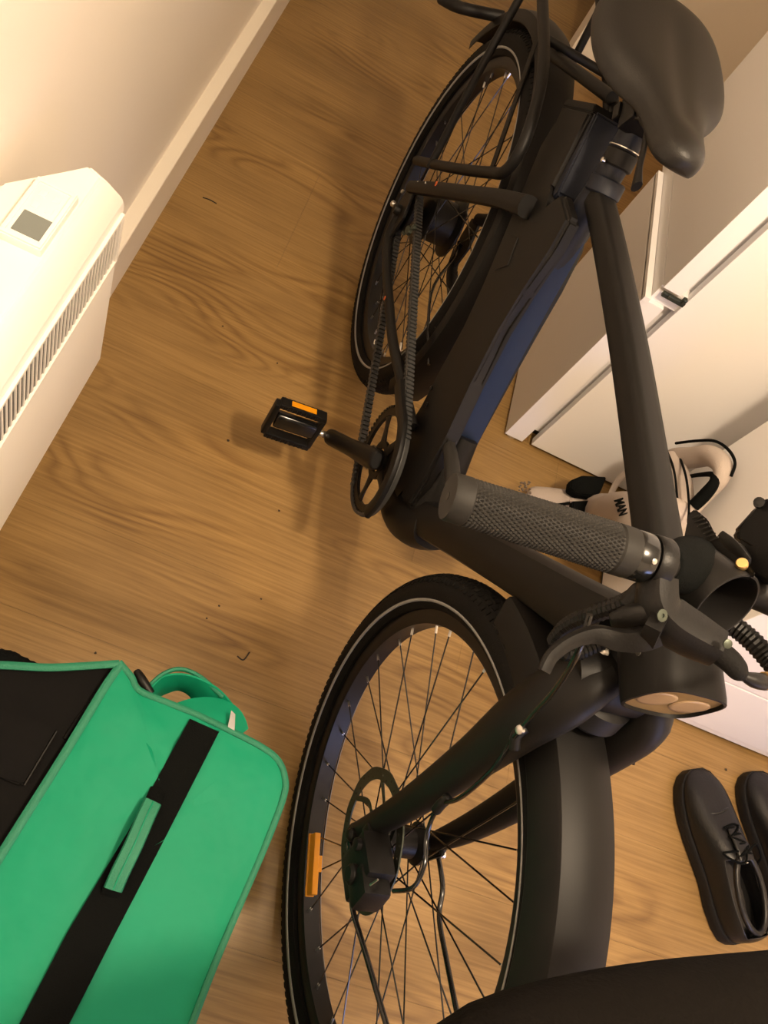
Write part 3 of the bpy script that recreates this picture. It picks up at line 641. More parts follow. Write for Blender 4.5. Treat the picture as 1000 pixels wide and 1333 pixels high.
# ---- headlamp: D shaped body with a flat lens facing forward
def lamp():
    c = bk(863, 880, 0.0); fwd = V((1, 0, 0.0)); n = 40
    def ringpts(x, k, dz=0):
        out = []
        for i in range(n):
            th = 2 * PI * i / n; cc, ss = math.cos(th), math.sin(th)
            e = 1 / (abs(cc) ** 3.2 + abs(ss) ** 3.2) ** (1 / 3.2)
            out.append(V((x, cc * e * 0.042 * k, 0.868 + dz + ss * e * 0.037 * k)))
        return out
    b = bmesh.new(); bm_loft(b, [ringpts(1.000, 0.80, 0.0), ringpts(1.012, 0.93), ringpts(1.035, 0.99), ringpts(1.081, 1.0), ringpts(1.087, 0.985), ringpts(1.0875, 0.93), ringpts(1.081, 0.92)])
    h = finish(b, 'headlamp', 'frame', B, True, angle=math.radians(35))
    b = bmesh.new(); bm_loft(b, [ringpts(1.075, 0.925), ringpts(1.084, 0.92)]); finish(b, 'lens', 'lens', h)['label'] = 'amber tinted flat lens'
    for yy in (-0.019, 0.019):
        rr = bmesh.new(); bm_lathe(rr, [(0.018, 0), (0.018, 0.0012), (0.0145, 0.0016), (0.0, 0.0018)], (1.084, yy, 0.868), (1, 0, 0), 28); finish(rr, 'lens_cell', 'lens_ring', h, True)
    lathe('lamp_screw', [(0.003, 0), (0.003, 0.001)], (1.050, -0.0422, 0.875), (0, -1, 0), 'dark_void', h, 8)
lamp()

# ---- stem, handlebar
SA = (HT1 - HT0).normalized()
T('stem', [HT1 - SA * 0.004, HT1 + SA * 0.018, V((0.988, 0, 0.946))], [0.030, 0.026, 0.018], segs=24, n=4)
GL, GI = V((1.024, -0.300, 0.977)), V((1.034, -0.160, 0.996))
bar = [GL.lerp(GI, 0.09), V((1.029, -0.23, 0.987)), GI, V((1.032, -0.12, 0.993)), V((1.016, -0.07, 0.968)), V((0.999, -0.03, 0.949)), V((0.996, 0, 0.945)), V((0.999, 0.03, 0.949)), V((1.016, 0.07, 0.968)), V((1.032, 0.12, 0.993)), V((1.034, 0.16, 0.996)), V((1.029, 0.23, 0.987)), V((1.0249, 0.287, 0.979))]
hbar = T('handlebar', bar, [0.0111, 0.0111, 0.0115, 0.0125, 0.0155, 0.0158, 0.0158, 0.0158, 0.0155, 0.0125, 0.0115, 0.0111, 0.0111], segs=20)
# open tube that points forward from the stem
oa, ob = bk(884, 722, -0.052), bk(945, 791, -0.060); _d = RM @ V((0.38, 0.55, -0.74)); oax = V((_d.dot(FW), _d.dot(LF), _d.dot(UP))).normalized(); OL = 0.055; oa = ob - oax * OL
ot = bmesh.new(); bm_lathe(ot, [(0.018, -0.006), (0.025, 0.0), (0.0275, 0.010), (0.0315, OL - 0.001), (0.031, OL), (0.0294, OL), (0.0288, OL - 0.002), (0.025, 0.012), (0.0, 0.010)], oa, oax, 48); finish(ot, 'open_stem_tube', 'frame', B, True, angle=math.radians(35))
# black cloth wrap around the bar beside the stem
wr = bmesh.new()
bm_tube(wr, [V((1.032, -0.126, 0.994)), V((1.024, -0.100, 0.985)), V((1.012, -0.075, 0.970)), V((0.998, -0.052, 0.952))], [0.015, 0.021, 0.025, 0.026], segs=18, n=6)
finish(wr, 'bar_wrap', 'black_cloth', B, True)
def grip(s):
    a, b_ = V((GL.x, GL.y * -s, GL.z)), V((GI.x, GI.y * -s, GI.z))
    ax = (a - b_).normalized(); L = (a - b_).length
    g = bmesh.new()
    bm_lathe(g, [(0.0113, 0.0), (0.0183, 0.0), (0.0186, 0.002), (0.0186, 0.013), (0.0176, 0.0145), (0.0158, L - 0.015), (0.0172, L - 0.0135), (0.0170, L - 0.002), (0.0162, L), (0.0030, L), (0.0030, L - 0.006), (0.0, L - 0.006)], b_, ax, 48)
    o = finish(g, 'handle_grip', 'grip', B, True, angle=math.radians(30)); o['label'] = 'grey rubber handlebar grip with a knurled surface'
    hb_ = bmesh.new(); bm_lathe(hb_, [(0.0028, 0), (0.0028, 0.0004)], b_ + ax * L, ax, 12); finish(hb_, 'end_hole', 'dark_void', o)
    # knurling: little raised diamonds in a staggered grid
    k = bmesh.new(); aa, u, v = basis(ax); nl, nc = 38, 36
    for i in range(nl):
        h = 0.0165 + (L - 0.033) * i / (nl - 1); r = 0.0176 + (0.0158 - 0.0176) * (h - 0.0145) / (L - 0.0295)
        for j in range(nc):
            th = 2 * PI * (j + (0.5 if i % 2 else 0)) / nc
            n = u * math.cos(th) + v * math.sin(th); t = -u * math.sin(th) + v * math.cos(th); c = b_ + aa * h + n * (r - 0.0001)
            A = [k.verts.new(c + t * 0.0014), k.verts.new(c + aa * 0.0023), k.verts.new(c - t * 0.0014), k.verts.new(c - aa * 0.0023)]; top = k.verts.new(c + n * 0.0015)
            for m_ in range(4): k.faces.new((A[m_], A[(m_ + 1) % 4], top))
    kn = finish(k, 'knurling', 'grip', o); kn['kind'] = 'stuff'
    # lock ring and lever clamp
    lr = bmesh.new(); bm_lathe(lr, [(0.0113, 0), (0.0178, 0), (0.0184, -0.002), (0.0184, -0.012), (0.0176, -0.014), (0.0113, -0.014)], b_, ax, 40); finish(lr, 'grip_lock_ring', 'gloss', B, True, angle=math.radians(30))
    lc = bmesh.new(); bm_lathe(lc, [(0.0113, -0.0155), (0.0182, -0.0155), (0.0190, -0.017), (0.0190, -0.0275), (0.0182, -0.029), (0.0113, -0.029)], b_, ax, 40); finish(lc, 'lever_clamp', 'plastic', B, True, angle=math.radians(30))
    lathe('clamp_screw', [(0.0022, 0), (0.0022, 0.001), (0.001, 0.0014)], b_ - ax * 0.007 + V((0.010, 0, 0.0150)), (0.55, 0, 0.8), 'steel', B, 8)
grip(-1); grip(1)

def mirror(vs): return [V((p.x, -p.y, p.z)) for p in vs]
# brake lever (near side), built in frame coordinates from the photograph
def lever(s):
    mv = (lambda a: a) if s < 0 else mirror
    body = mv([bk(857, 752, -0.135), bk(856, 785, -0.132), bk(868, 805, -0.120), bk(900, 826, -0.100), bk(935, 845, -0.082)])
    b = bmesh.new(); bm_tube(b, body, [0.012, 0.0135, 0.0155, 0.0150, 0.0125], segs=14, square=0.6, up=(0, 0, 1))
    pv = mv([bk(842, 812, -0.138), bk(862, 822, -0.130)]); bm_tube(b, pv, 0.0115, segs=12, n=1, square=0.5)
    o = finish(b, 'brake_master', 'plastic', B, True, angle=math.radians(40))
    bl = mv([bk(858, 826, -0.130), bk(835, 832, -0.138), bk(805, 833, -0.150), bk(775, 826, -0.165), bk(745, 834, -0.180), bk(720, 852, -0.192), bk(708, 874, -0.196)])
    b = bmesh.new(); bm_tube(b, bl, [0.0085, 0.0095, 0.0085, 0.0070, 0.0060, 0.0055, 0.0050], segs=12, up=(0.6, 0, 0.8), flat=0.6, square=0.4)
    finish(b, 'brake_lever', 'plastic', B, True, angle=math.radians(40))
    cv = mv([bk(795, 808, -0.150), bk(850, 806, -0.133)])
    b = bmesh.new(); bm_tube(b, [cv[0], cv[0].lerp(cv[1], 0.5), cv[1]], [0.006, 0.013, 0.013], segs=10, flat=0.45, up=(0.6, 0, 0.8)); finish(b, 'lever_hood', 'plastic', B, True)
    sp = mv([bk(846, 800, -0.142)])[0]; lathe('pivot_screw', [(0.0045, 0), (0.0045, 0.001), (0.0015, 0.0012), (0.0015, 0.0002), (0, 0.0002)], sp + V((0.004, 0, 0.011)), (0.4, 0, 0.9), 'dark_steel', B, 12)
    bt_ = mv([bk(932, 846, -0.085), bk(950, 860, -0.077), bk(963, 875, -0.070), bk(971, 882, -0.066)])
    b = bmesh.new(); bm_tube(b, bt_, [0.0088, 0.0085, 0.0072, 0.0035], segs=12); finish(b, 'hose_boot', 'rubber', B, True)
    if s < 0:
        T('brake_hose', [bk(968, 880, -0.068), bk(985, 886, -0.055), bk(1005, 885, -0.035), bk(1060, 860, 0.02), bk(1040, 800, 0.06)], [0.0036, 0.006, 0.006, 0.003, 0.003], 'plastic', segs=10)
        lathe('hose_band', [(0.0065, -0.002), (0.0065, 0.002)], bk(997, 886, -0.045), bk(1005, 885, -0.035) - bk(985, 886, -0.055), 'brass', B, 12)
lever(-1); lever(1)
lathe('reservoir_screw', [(0.0034, 0), (0.0034, 0.001), (0.0017, 0.0014)], bk(947, 838, -0.094), (0.5, -0.2, 0.8), 'dark_steel', B, 12)
def spiral(pts, r, turns_r=0.0014):
    P = smooth_path(pts, 10); b = bmesh.new(); 
    rs = [r + (turns_r if i % 2 else 0) for i in range(len(P))]
    bm_tube(b, P, rs, segs=10, n=1); return finish(b, 'spiral_cable_wrap', 'plastic', B)
spiral([bk(838, 768, -0.125), bk(815, 784, -0.125), bk(785, 795, -0.12), bk(755, 806, -0.11), bk(735, 818, -0.10), bk(722, 835, -0.09)], 0.0065)
spiral([bk(722, 835, -0.09), bk(735, 850, -0.085), bk(752, 850, -0.07), bk(780, 838, -0.05), bk(812, 822, -0.035)], 0.0060)
spiral([bk(925, 800, 0.02), bk(955, 815, 0.03), bk(980, 835, 0.04), bk(1005, 862, 0.05), bk(1030, 890, 0.05)], 0.0085)
T('cable_stop', [bk(818, 790, -0.13), bk(838, 772, -0.125), bk(846, 785, -0.12)], [0.008, 0.010, 0.008], 'plastic', segs=12)
# cable bridge loop between mudguard and head tube
T('cable_guide', [bk(690, 796, 0.02), bk(712, 790, 0.03), bk(745, 805, 0.03), bk(760, 820, 0.02)], 0.0045, 'plastic', segs=10)
# shifter with ribbed paddle on the far side of the stem
sh = bmesh.new()
def plate(bm_, px, y, th, y2=None):
    bm_prism(bm_, [bk(a, b, y) for a, b in px], (0, th, 0))
pl_px = [(897, 668), (905, 662), (922, 676), (932, 700), (944, 716), (972, 734), (985, 746), (980, 752), (958, 748), (930, 728), (898, 708), (890, 704)]
pb = bmesh.new(); bm_prism(pb, [bk(a, b, -0.060) for a, b in pl_px], V((-0.004, 0.010, -0.010))); bmesh.ops.bevel(pb, geom=pb.edges[:], offset=0.0012, segments=2, affect='EDGES')
paddle = finish(pb, 'shift_paddle', 'plastic', B)
rb = bmesh.new()
for k in range(7):
    t = k / 6; a = V((903 + 22 * t, 670 + 28 * t)); d_ = 8 + 2 * t
    bm_tube(rb, [bk(a.x - 2, a.y + d_ * 0.6, -0.0620), bk(a.x + 10, a.y - 1 + d_ * 0.2, -0.0620)], 0.0008, segs=5, n=1)
finish(rb, 'paddle_rib', 'grip', paddle)['kind'] = 'stuff'
rgp = bmesh.new(); bm_lathe(rgp, [(0.0015, 0), (0.0032, 0), (0.0032, 0.001), (0.0015, 0.001)], bk(906, 704, -0.0615), (0.5, -0.5, 0.7), 14, closed=True); finish(rgp, 'paddle_rivet', 'steel', paddle)
lathe('shifter_bolt', [(0.0046, 0), (0.0046, 0.004), (0.0038, 0.0050), (0.0, 0.0052)], bk(966, 736, -0.063), (0.0, -0.75, 0.65), 'brass', B, 14)
T('shifter_spring', [bk(914, 722, -0.063), bk(922, 719, -0.065), bk(924, 731, -0.065)], 0.0014, 'steel', segs=6, n=3)
T('shifter_pin', [bk(942, 742, -0.065), bk(956, 750, -0.065)], 0.0018, 'brass', segs=6, n=1)
T('shift_paddle', [bk(938, 697, -0.02), bk(955, 712, -0.02), bk(974, 732, -0.02)], [0.005, 0.006, 0.004], 'plastic', segs=8, up=(0, 1, 0), flat=0.5)
sb_ = bmesh.new(); bm_prism(sb_, [bk(a, b, 0.008) for a, b in [(935, 695), (965, 706), (1005, 716), (1040, 735), (1035, 768), (1000, 755), (975, 742), (955, 722)]], V((-0.006, 0.014, -0.016))); bmesh.ops.bevel(sb_, geom=sb_.edges[:], offset=0.002, segments=2, affect='EDGES')
finish(sb_, 'shifter_body', 'plastic', B)
dpb = bmesh.new(); bm_prism(dpb, [bk(a, b, 0.045) for a, b in [(959, 690), (962, 704), (1000, 722), (1050, 735), (1080, 690), (1040, 640), (1003, 645), (985, 662)]], V((-0.005, 0.008, -0.012))); bmesh.ops.bevel(dpb, geom=dpb.edges[:], offset=0.003, segments=2, affect='EDGES')
disp = finish(dpb, 'handlebar_display', 'plastic', B)
lathe('display_button', [(0.0055, 0), (0.005, 0.004), (0.0, 0.005)], bk(989, 655, 0.043), (0.2, -0.8, 0.5), 'plastic', disp, 12)

# ---- saddle
def saddle():
    rows = [(0.170, 0.060), (0.178, 0.085), (0.20, 0.101), (0.24, 0.109), (0.285, 0.106), (0.315, 0.092), (0.340, 0.068), (0.365, 0.050), (0.395, 0.041), (0.420, 0.0365), (0.438, 0.0345), (0.450, 0.0315), (0.459, 0.0270), (0.466, 0.0205), (0.470, 0.0130), (0.472, 0.0050)]
    rings = []; n = 28
    for x, w in rows:
        t = min(1.0, (x - 0.17) / 0.282); ztop = 0.972 + 0.010 * (1 - t) ** 2 - 0.010 * math.sin(t * PI) + 0 - (0.010 if x < 0.175 else 0)
        drop = 0.034 + 0.012 * (w > 0.06); cyy = 0.009 + 0.004 * math.sin(t * PI)
        r_ = []
        for k in range(n):
            th = PI * k / (n - 1); yy = w * math.cos(th); groove = 0.0045 * math.exp(-(yy / 0.016) ** 2) * (1 if 0.2 < x < 0.40 else 0.0)
            r_.append(V((x, cyy + yy, ztop - drop + drop * math.sin(th) ** 0.62 - groove)))
        for k in range(n):
            th = PI * (n - 1 - k) / (n - 1); r_.append(V((x, cyy + w * 0.93 * math.cos(th), ztop - drop - 0.004 + drop * (0.6 - 0.72 * min(1, max(0, (x - 0.34) / 0.08))) * math.sin(th) ** 0.7)))
        if x > 0.44:
            ef = (w / 0.0345) ** 0.8; zm = ztop - 0.020
            for p in r_: p.z = zm + (p.z - zm) * ef
        rings.append(r_)
    b = bmesh.new(); bm_loft(b, rings); o = finish(b, 'saddle', 'saddle', B, True, angle=math.radians(70))
    md = o.modifiers.new('sub', 'SUBSURF'); md.levels = 1; md.render_levels = 2
    return o
sad = saddle()
for s in (-1, 1):
    T('saddle_rail', [V((0.410, 0.009 + 0.006 * s, 0.936)), V((0.39, 0.022 * s, 0.928)), V((0.34, 0.023 * s, 0.922)), V((0.26, 0.023 * s, 0.925)), V((0.20, 0.035 * s - 0.02, 0.945))], 0.0035, 'plastic', segs=8)
sc_ = bmesh.new(); q = Matrix.Translation((0.335, 0, 0.912)) @ Matrix.Rotation(math.radians(18), 4, 'Y'); bm_box(sc_, (-0.028, -0.030, -0.014), (0.028, 0.030, 0.018), 0.004, q)
bm_box(sc_, (-0.010, -0.034, -0.024), (0.012, 0.034, -0.010), 0.003, q); finish(sc_, 'saddle_clamp', 'plastic', B)
T('clamp_bracket', [bk(815, 110, -0.02), bk(824, 148, -0.024), bk(838, 156, -0.02)], 0.003, 'plastic', segs=8, n=3)
T('seat_post', [V((0.330, 0, 0.905)), V((0.352, 0, 0.872)), V((0.372, 0, 0.842))], 0.0165, segs=20, n=1)
for k, (t, r, m) in enumerate(((0.015, 0.0215, 'frame'), (0.052, 0.0245, 'frame_faint_sheen'))):
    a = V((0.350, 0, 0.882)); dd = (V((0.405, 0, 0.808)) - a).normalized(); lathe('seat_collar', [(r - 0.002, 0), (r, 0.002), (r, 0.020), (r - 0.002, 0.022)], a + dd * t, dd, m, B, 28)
a = V((0.350, 0, 0.882)); bmr = bmesh.new(); bm_lathe(bmr, [(0.0205, 0), (0.0222, 0), (0.0222, 0.0012), (0.0205, 0.0012)], a + dd * 0.012, dd, 32, closed=True); finish(bmr, 'collar_ring', 'steel', B)
T('quick_release_lever', [bk(842, 172, -0.015), bk(838, 195, -0.022), bk(832, 220, -0.028), bk(829, 243, -0.032)], [0.005, 0.005, 0.0055, 0.0085], 'plastic', segs=10, up=(0, 1, 0), flat=0.6)
lathe('collar_bolt', [(0.0035, 0), (0.0035, 0.004), (0.002, 0.005)], bk(787, 209, -0.022), (0, -1, 0), 'steel', B, 10)
# thin cable along the rear wheel to the hub
T('hub_cable', [V((0.40, -0.020, 0.40)), V((0.25, -0.03, 0.41)), V((0.10, 0.03, 0.38)), V((0.03, 0.05, 0.36))], 0.0028, 'gloss', segs=8)

# ================================================================ GREEN DELIVERY BAG
ZT = 0.40
G = empty('delivery_bag', (0.06, 0.03, 0), 'bright green delivery bag with a black strap on top, below the heater', 'bag')
def gp_(px, py, z=ZT): return on_z(px, py, z) - G.location
# top: outline of the green panel with a rounded outer corner
out = [(155, 862), (171, 881), (182, 899), (224, 917), (258, 931), (312, 957), (345, 975), (363, 991), (371, 1012), (370, 1035), (350, 1090), (315, 1172), (280, 1255), (250, 1333), (205, 1450), (-75, 1420), (-60, 1215), (0, 1112), (80, 985), (135, 893)]
poly = [gp_(a, b) for a, b in out]
bm = bmesh.new()
cen = sum(poly, V((0, 0, 0))) / len(poly); rings = []
low = [V((p.x, p.y, 0.012)) for p in poly]; mid = [V((cen.x + (p.x - cen.x) * 1.0, cen.y + (p.y - cen.y) * 1.0, ZT - 0.012)) for p in poly]
rings = [low, mid, poly]
for k, dz in ((0.90, 0.002), (0.7, 0.004), (0.45, 0.006), (0.2, 0.007)):
    rings.append([V((cen.x + (p.x - cen.x) * k, cen.y + (p.y - cen.y) * k, ZT + dz + 0.003 * math.sin(i * 1.7 + k * 9))) for i, p in enumerate(poly)])
bm_loft(bm, rings)
finish(bm, 'bag_panel', 'green', G, True, angle=math.radians(50))
# binding along the edges
def gt(name, px, r, m='green_trim', z=ZT + 0.001, **k): return tube(name, [gp_(a, b, z) for a, b in px], r, m, G, **k)
gt('binding', [(155, 862), (171, 881), (182, 899), (224, 917), (258, 931), (312, 957), (345, 975), (363, 991), (371, 1012), (370, 1035), (350, 1090), (315, 1172), (280, 1255), (250, 1333), (228, 1390)], 0.0042, segs=8, up=(0, 0, 1), flat=0.8)
gt('binding', [(157, 866), (135, 897), (80, 988), (0, 1115), (-55, 1208)], 0.0055, segs=8, up=(0, 0, 1), flat=0.7)
# black inner side with a sunken pocket
blk = [gp_(*p, ZT - 0.006) for p in [(154, 866), (80, 986), (0, 1112), (-62, 1212), (-130, 1190), (-60, 868), (0, 866)]]
bm = bmesh.new(); bm_prism(bm, [V((p.x, p.y, 0.012)) for p in blk], (0, 0, ZT - 0.024)); finish(bm, 'mesh_panel', 'pocket', G)
gt('binding', [(-62, 868), (0, 866), (60, 869), (110, 867), (155, 864)], 0.0050, segs=8, up=(0, 0, 1), flat=0.7)
pk = [gp_(*p, ZT - 0.012) for p in [(-60, 905), (0, 922), (66, 944), (76, 952), (34, 1022), (26, 1024), (0, 1013), (-60, 990)]]
bm = bmesh.new(); bm_prism(bm, pk, (0, 0, 0.008)); bmesh.ops.bevel(bm, geom=bm.edges[:], offset=0.003, segments=2, affect='EDGES'); p_ = finish(bm, 'inner_pocket', 'pocket', G)
gt('pocket_seam', [(74, 952), (54, 985), (32, 1022)], 0.0012, 'plastic', z=ZT - 0.003, segs=6, n=1)
gt('pocket_fold', [(150, 880), (110, 925), (84, 962)], 0.003, 'pocket', z=ZT - 0.011, segs=6)
# webbing band and its padded handle
def surf(px, dz): 
    return [gp_(a, b, ZT + dz) for a, b in px]
band = surf([(247, 936), (285, 953), (205, 1110), (150, 1215), (90, 1333), (60, 1390), (-5, 1390), (25, 1333), (88, 1213), (165, 1085)], 0.0075)
bm = bmesh.new(); bm_prism(bm, band, (0, 0, 0.0022)); finish(bm, 'webbing_band', 'black_cloth', G)
hd = [surf([p], dz)[0] for p, dz in (((206, 1028), 0.010), ((196, 1050), 0.020), ((172, 1098), 0.026), ((150, 1146), 0.020), ((142, 1166), 0.010))]
tube('carry_handle', hd, 0.0095, 'black_cloth', G, segs=10, up=(0, 0, 1), flat=0.25)
hs = [surf([p], dz)[0] for p, dz in (((199, 1044), 0.0225), ((190, 1063), 0.0265), ((174, 1100), 0.0290), ((156, 1137), 0.0265), ((147, 1158), 0.0225))]
tube('handle_sleeve', hs, 0.0105, 'green_trim', G, segs=12, up=(0, 0, 1), flat=0.35, square=0.5)
tube('sleeve_seam', [h + V((0, 0, 0.004)) for h in hs], 0.0008, 'green', G, segs=6)
# shoulder straps hanging behind the top edge
def ribbon(name, pts, w, th, m, up=(0, 0, 1)):
    return tube(name, pts, w, m, G, segs=8, up=up, flat=th / w, square=0.6)
tube('shoulder_strap', [gp_(192, 912, 0.365), gp_(210, 894, 0.365), gp_(235, 888, 0.37), gp_(262, 900, 0.37), gp_(285, 925, 0.36)], 0.027, 'green', G, segs=8, up=(0.3, -0.9, 0.15), flat=0.12, square=0.6)
tube('strap_edge', [gp_(194, 893, 0.387), gp_(213, 877, 0.390), gp_(236, 871, 0.392), gp_(262, 882, 0.392), gp_(290, 907, 0.387)], 0.003, 'green_trim', G, segs=8)
ribbon('shoulder_strap', [gp_(232, 938, 0.382), gp_(255, 930, 0.388), gp_(280, 929, 0.391), gp_(298, 938, 0.390), gp_(306, 960, 0.380)], 0.0240, 0.003, 'green', up=(0, 0.4, 1))
bm = bmesh.new(); bm_prism(bm, [gp_(301, 925, 0.408), gp_(306, 930, 0.408), gp_(305, 954, 0.402), gp_(296, 948, 0.402)], (0, 0, 0.0015)); finish(bm, 'reflective_patch', 'stripe', G)
tube('zip_puller', [gp_(178, 874, 0.394), gp_(184, 884, 0.398), gp_(197, 903, 0.396)], [0.0045, 0.006, 0.005], 'plastic', G, segs=8)
# black fabric bundled behind it
bm = bmesh.new(); cl = [gp_(-40, 868, 0.36), gp_(2, 860, 0.37), gp_(28, 866, 0.36), gp_(55, 874, 0.34)]
bm_tube(bm, cl, [0.016, 0.014, 0.010, 0.006], segs=14, n=8)
for v in bm.verts: v.co += V((random.uniform(-1, 1), random.uniform(-1, 1), random.uniform(-1, 1))) * 0.0012
finish(bm, 'side_flap', 'black_cloth', G, True)

# ================================================================ BLACK SHOES
def shoe(name, toe, heel, label, flip=1, grp=None):
    toe = V((toe[0], toe[1], 0)); heel = V((heel[0], heel[1], 0)); L = (toe - heel).length; ax = (toe - heel).normalized(); sd = V((-ax.y, ax.x, 0)) * flip
    R_ = empty(name, heel, label, 'shoe', grp)
    R_.rotation_euler = (0, 0, math.atan2(ax.y, ax.x))
    f = flip
    n = 36
    # (t, half width, lateral shift, upper height)
    prof = [(0.0, 0.016, 0, 0.055), (0.03, 0.028, 0, 0.072), (0.10, 0.035, 0, 0.080), (0.22, 0.038, 0.0, 0.078), (0.34, 0.037, -0.002 * f, 0.080), (0.45, 0.039, -0.003 * f, 0.086), (0.58, 0.044, -0.002 * f, 0.078), (0.70, 0.0475, 0.001 * f, 0.064), (0.82, 0.046, 0.004 * f, 0.055), (0.91, 0.039, 0.006 * f, 0.047), (0.97, 0.026, 0.007 * f, 0.036), (1.0, 0.010, 0.008 * f, 0.026)]
    prof = [(t, w * (1.22 if t > 0.3 else 1.34), c, 0.024 + (h - 0.024) * 1.18) for t, w, c, h in prof]
    sole_rings = []
    b = bmesh.new()
    for dz, k in ((0.0, 0.97), (0.004, 1.03), (0.026, 1.03), (0.029, 0.99)):
        r_ = []
        for (t, w, c, h) in prof: r_.append(V((t * L + (0.5 - t) * -0.0 , c + (w + 0.0035) * k, dz)))
        for (t, w, c, h) in prof[::-1]: r_.append(V((t * L, c - (w + 0.0035) * k, dz)))
        sole_rings.append(r_)
    bm_loft(b, sole_rings); o = finish(b, 'sole', 'sole', R_, True, angle=math.radians(50))
    b = bmesh.new(); rings = []
    for (t, w, c, h) in prof:
        r_ = []
        for k in range(n):
            th = PI * k / (n - 1); cc, ss = math.cos(th), math.sin(th)
            r_.append(V((t * L, c + w * math.copysign(abs(cc) ** 0.72, cc), 0.024 + (h - 0.024) * ss ** 0.75)))
        rings.append(r_)
    Vv = [[b.verts.new(p) for p in r_] for r_ in rings]
    for i in range(len(Vv) - 1):
        for k in range(n - 1):
            t0 = prof[i][0]; mid_ = (k + 0.5) / (n - 1)
            if 0.03 <= t0 < 0.45 and 0.27 < mid_ < 0.73: continue      # ankle opening
            b.faces.new((Vv[i][k], Vv[i][k + 1], Vv[i + 1][k + 1], Vv[i + 1][k]))
    b.faces.new(Vv[0][::-1]); b.faces.new(Vv[-1])
    up_ = finish(b, 'upper', 'leather', R_, True)
    md = up_.modifiers.new('t', 'SOLIDIFY'); md.thickness = 0.003; md.offset = -1
    md = up_.modifiers.new('s', 'SUBSURF'); md.levels = 1; md.render_levels = 2
    # padded collar around the opening
    col = []
    for k in range(20):
        a = 2 * PI * k / 20; col.append(V((0.265 * L + 0.215 * L * math.cos(a), -0.001 * f + 0.0325 * math.sin(a), 0.0850 + 0.010 * math.cos(a))))
    b = bmesh.new(); bm_tube(b, col, 0.0062, segs=10, n=1, closed=True); finish(b, 'collar', 'leather', R_, True)
    b = bmesh.new(); bm_loft(b, [[V((0.265 * L + 0.20 * L * math.cos(a), 0.029 * math.sin(a), z)) for a in [2 * PI * k / 20 for k in range(20)]] for z in (0.030, 0.033)]); finish(b, 'insole', 'dark_void', R_)
    b = bmesh.new(); bm_box(b, (0.425 * L, -0.007, 0.082), (0.430 * L, 0.007, 0.094), 0.0005); finish(b, 'size_tag', 'print', R_)['label'] = 'small white tag inside the tongue'
    # tongue, quarter seams and laces
    b = bmesh.new(); bm_tube(b, [V((0.44 * L, 0, 0.099)), V((0.52 * L, 0, 0.098)), V((0.63 * L, 0, 0.086))], [0.020, 0.019, 0.014], segs=12, up=(0, 0, 1), flat=0.22); finish(b, 'tongue', 'leather', R_, True)
    for k in range(4):
        x = (0.47 + 0.055 * k) * L; z = 0.1045 - 0.0052 * k
        tube('lace', [V((x, -0.018, z - 0.006)), V((x + 0.004, 0, z + 0.001)), V((x, 0.018, z - 0.006))], 0.0024, 'black_cloth', R_, segs=8)
        if k < 3: tube('lace', [V((x, 0.017 * (-1) ** k, z - 0.004)), V((x + 0.027 * L, 0, z + 0.001)), V((x + 0.055 * L, -0.017 * (-1) ** k, z - 0.008))], 0.0022, 'black_cloth', R_, segs=8)
    tube('lace', [V((0.48 * L, 0.0, 0.105)), V((0.43 * L, 0.022, 0.110)), V((0.50 * L, 0.050, 0.094)), V((0.50 * L, 0.02, 0.105))], 0.0022, 'black_cloth', R_, segs=8)
    tube('lace', [V((0.48 * L, 0.0, 0.105)), V((0.52 * L, -0.030, 0.105)), V((0.44 * L, -0.052, 0.085)), V((0.40 * L, -0.058, 0.06))], 0.0022, 'black_cloth', R_, segs=8)
    tube('toe_crease', [V((0.735 * L, 0.040, 0.054)), V((0.72 * L, 0.015, 0.0700)), V((0.735 * L, -0.015, 0.0695)), V((0.745 * L, -0.040, 0.053))], 0.0022, 'leather', R_, segs=8)
    return R_
shoe('shoe', (1.168, 0.606), (1.305, 0.305), 'black leather lace-up shoe lying nearest the mudguard on the floor', -1, 'pair of black shoes')
shoe('shoe', (1.345, 0.660), (1.450, 0.350), 'black leather lace-up shoe partly cut by the right picture edge', 1, 'pair of black shoes')

# ================================================================ CREAM AND BLACK BAG against the wardrobe
K = empty('gym_bag', (0.86, 1.10, 0), 'cream canvas bag with black patches and lettering slumped against the white wardrobe', 'bag')
def kp(px, py, y): return on_y(px, py, y) - K.location
def blob(name, pts, rs, m, flat=1.0, up=None, seed=0, amp=0.002, par=K, segs=22, n=8, close_ends=True):
    b = bmesh.new()
    P = [V(p) for p in pts]
    if close_ends: P = [P[0] - (P[1] - P[0]).normalized() * rs[0] * 0.35] + P + [P[-1] + (P[-1] - P[-2]).normalized() * rs[-1] * 0.35]; rs = [rs[0] * 0.35] + list(rs) + [rs[-1] * 0.35]
    bm_tube(b, P, rs, segs=segs, flat=flat, up=up, n=n)
    rnd = random.Random(seed); ph = [rnd.uniform(0, 6) for _ in range(6)]
    for v in b.verts:
        c = v.co * 38; v.co += V((math.sin(c.y + ph[0]) + math.sin(c.z * 1.7 + ph[1]), math.sin(c.x * 1.3 + ph[2]) + math.sin(c.z + ph[3]), math.sin(c.x + ph[4]) + math.sin(c.y * 1.9 + ph[5]))) * amp
    return finish(b, name, m, par, True)
def kf_(px, py, z): return on_z(px, py, z) - K.location
def kx_(px, py, x): return on_x(px, py, x) - K.location
blob('bag_body', [kf_(690, 646, 0.030), kf_(728, 660, 0.050), kf_(775, 672, 0.065), kx_(825, 680, 0.80), kx_(868, 690, 0.80)], [0.028, 0.044, 0.054, 0.066, 0.068], 'cream', seed=3, amp=0.0025, flat=0.9, up=(0, 0, 1))
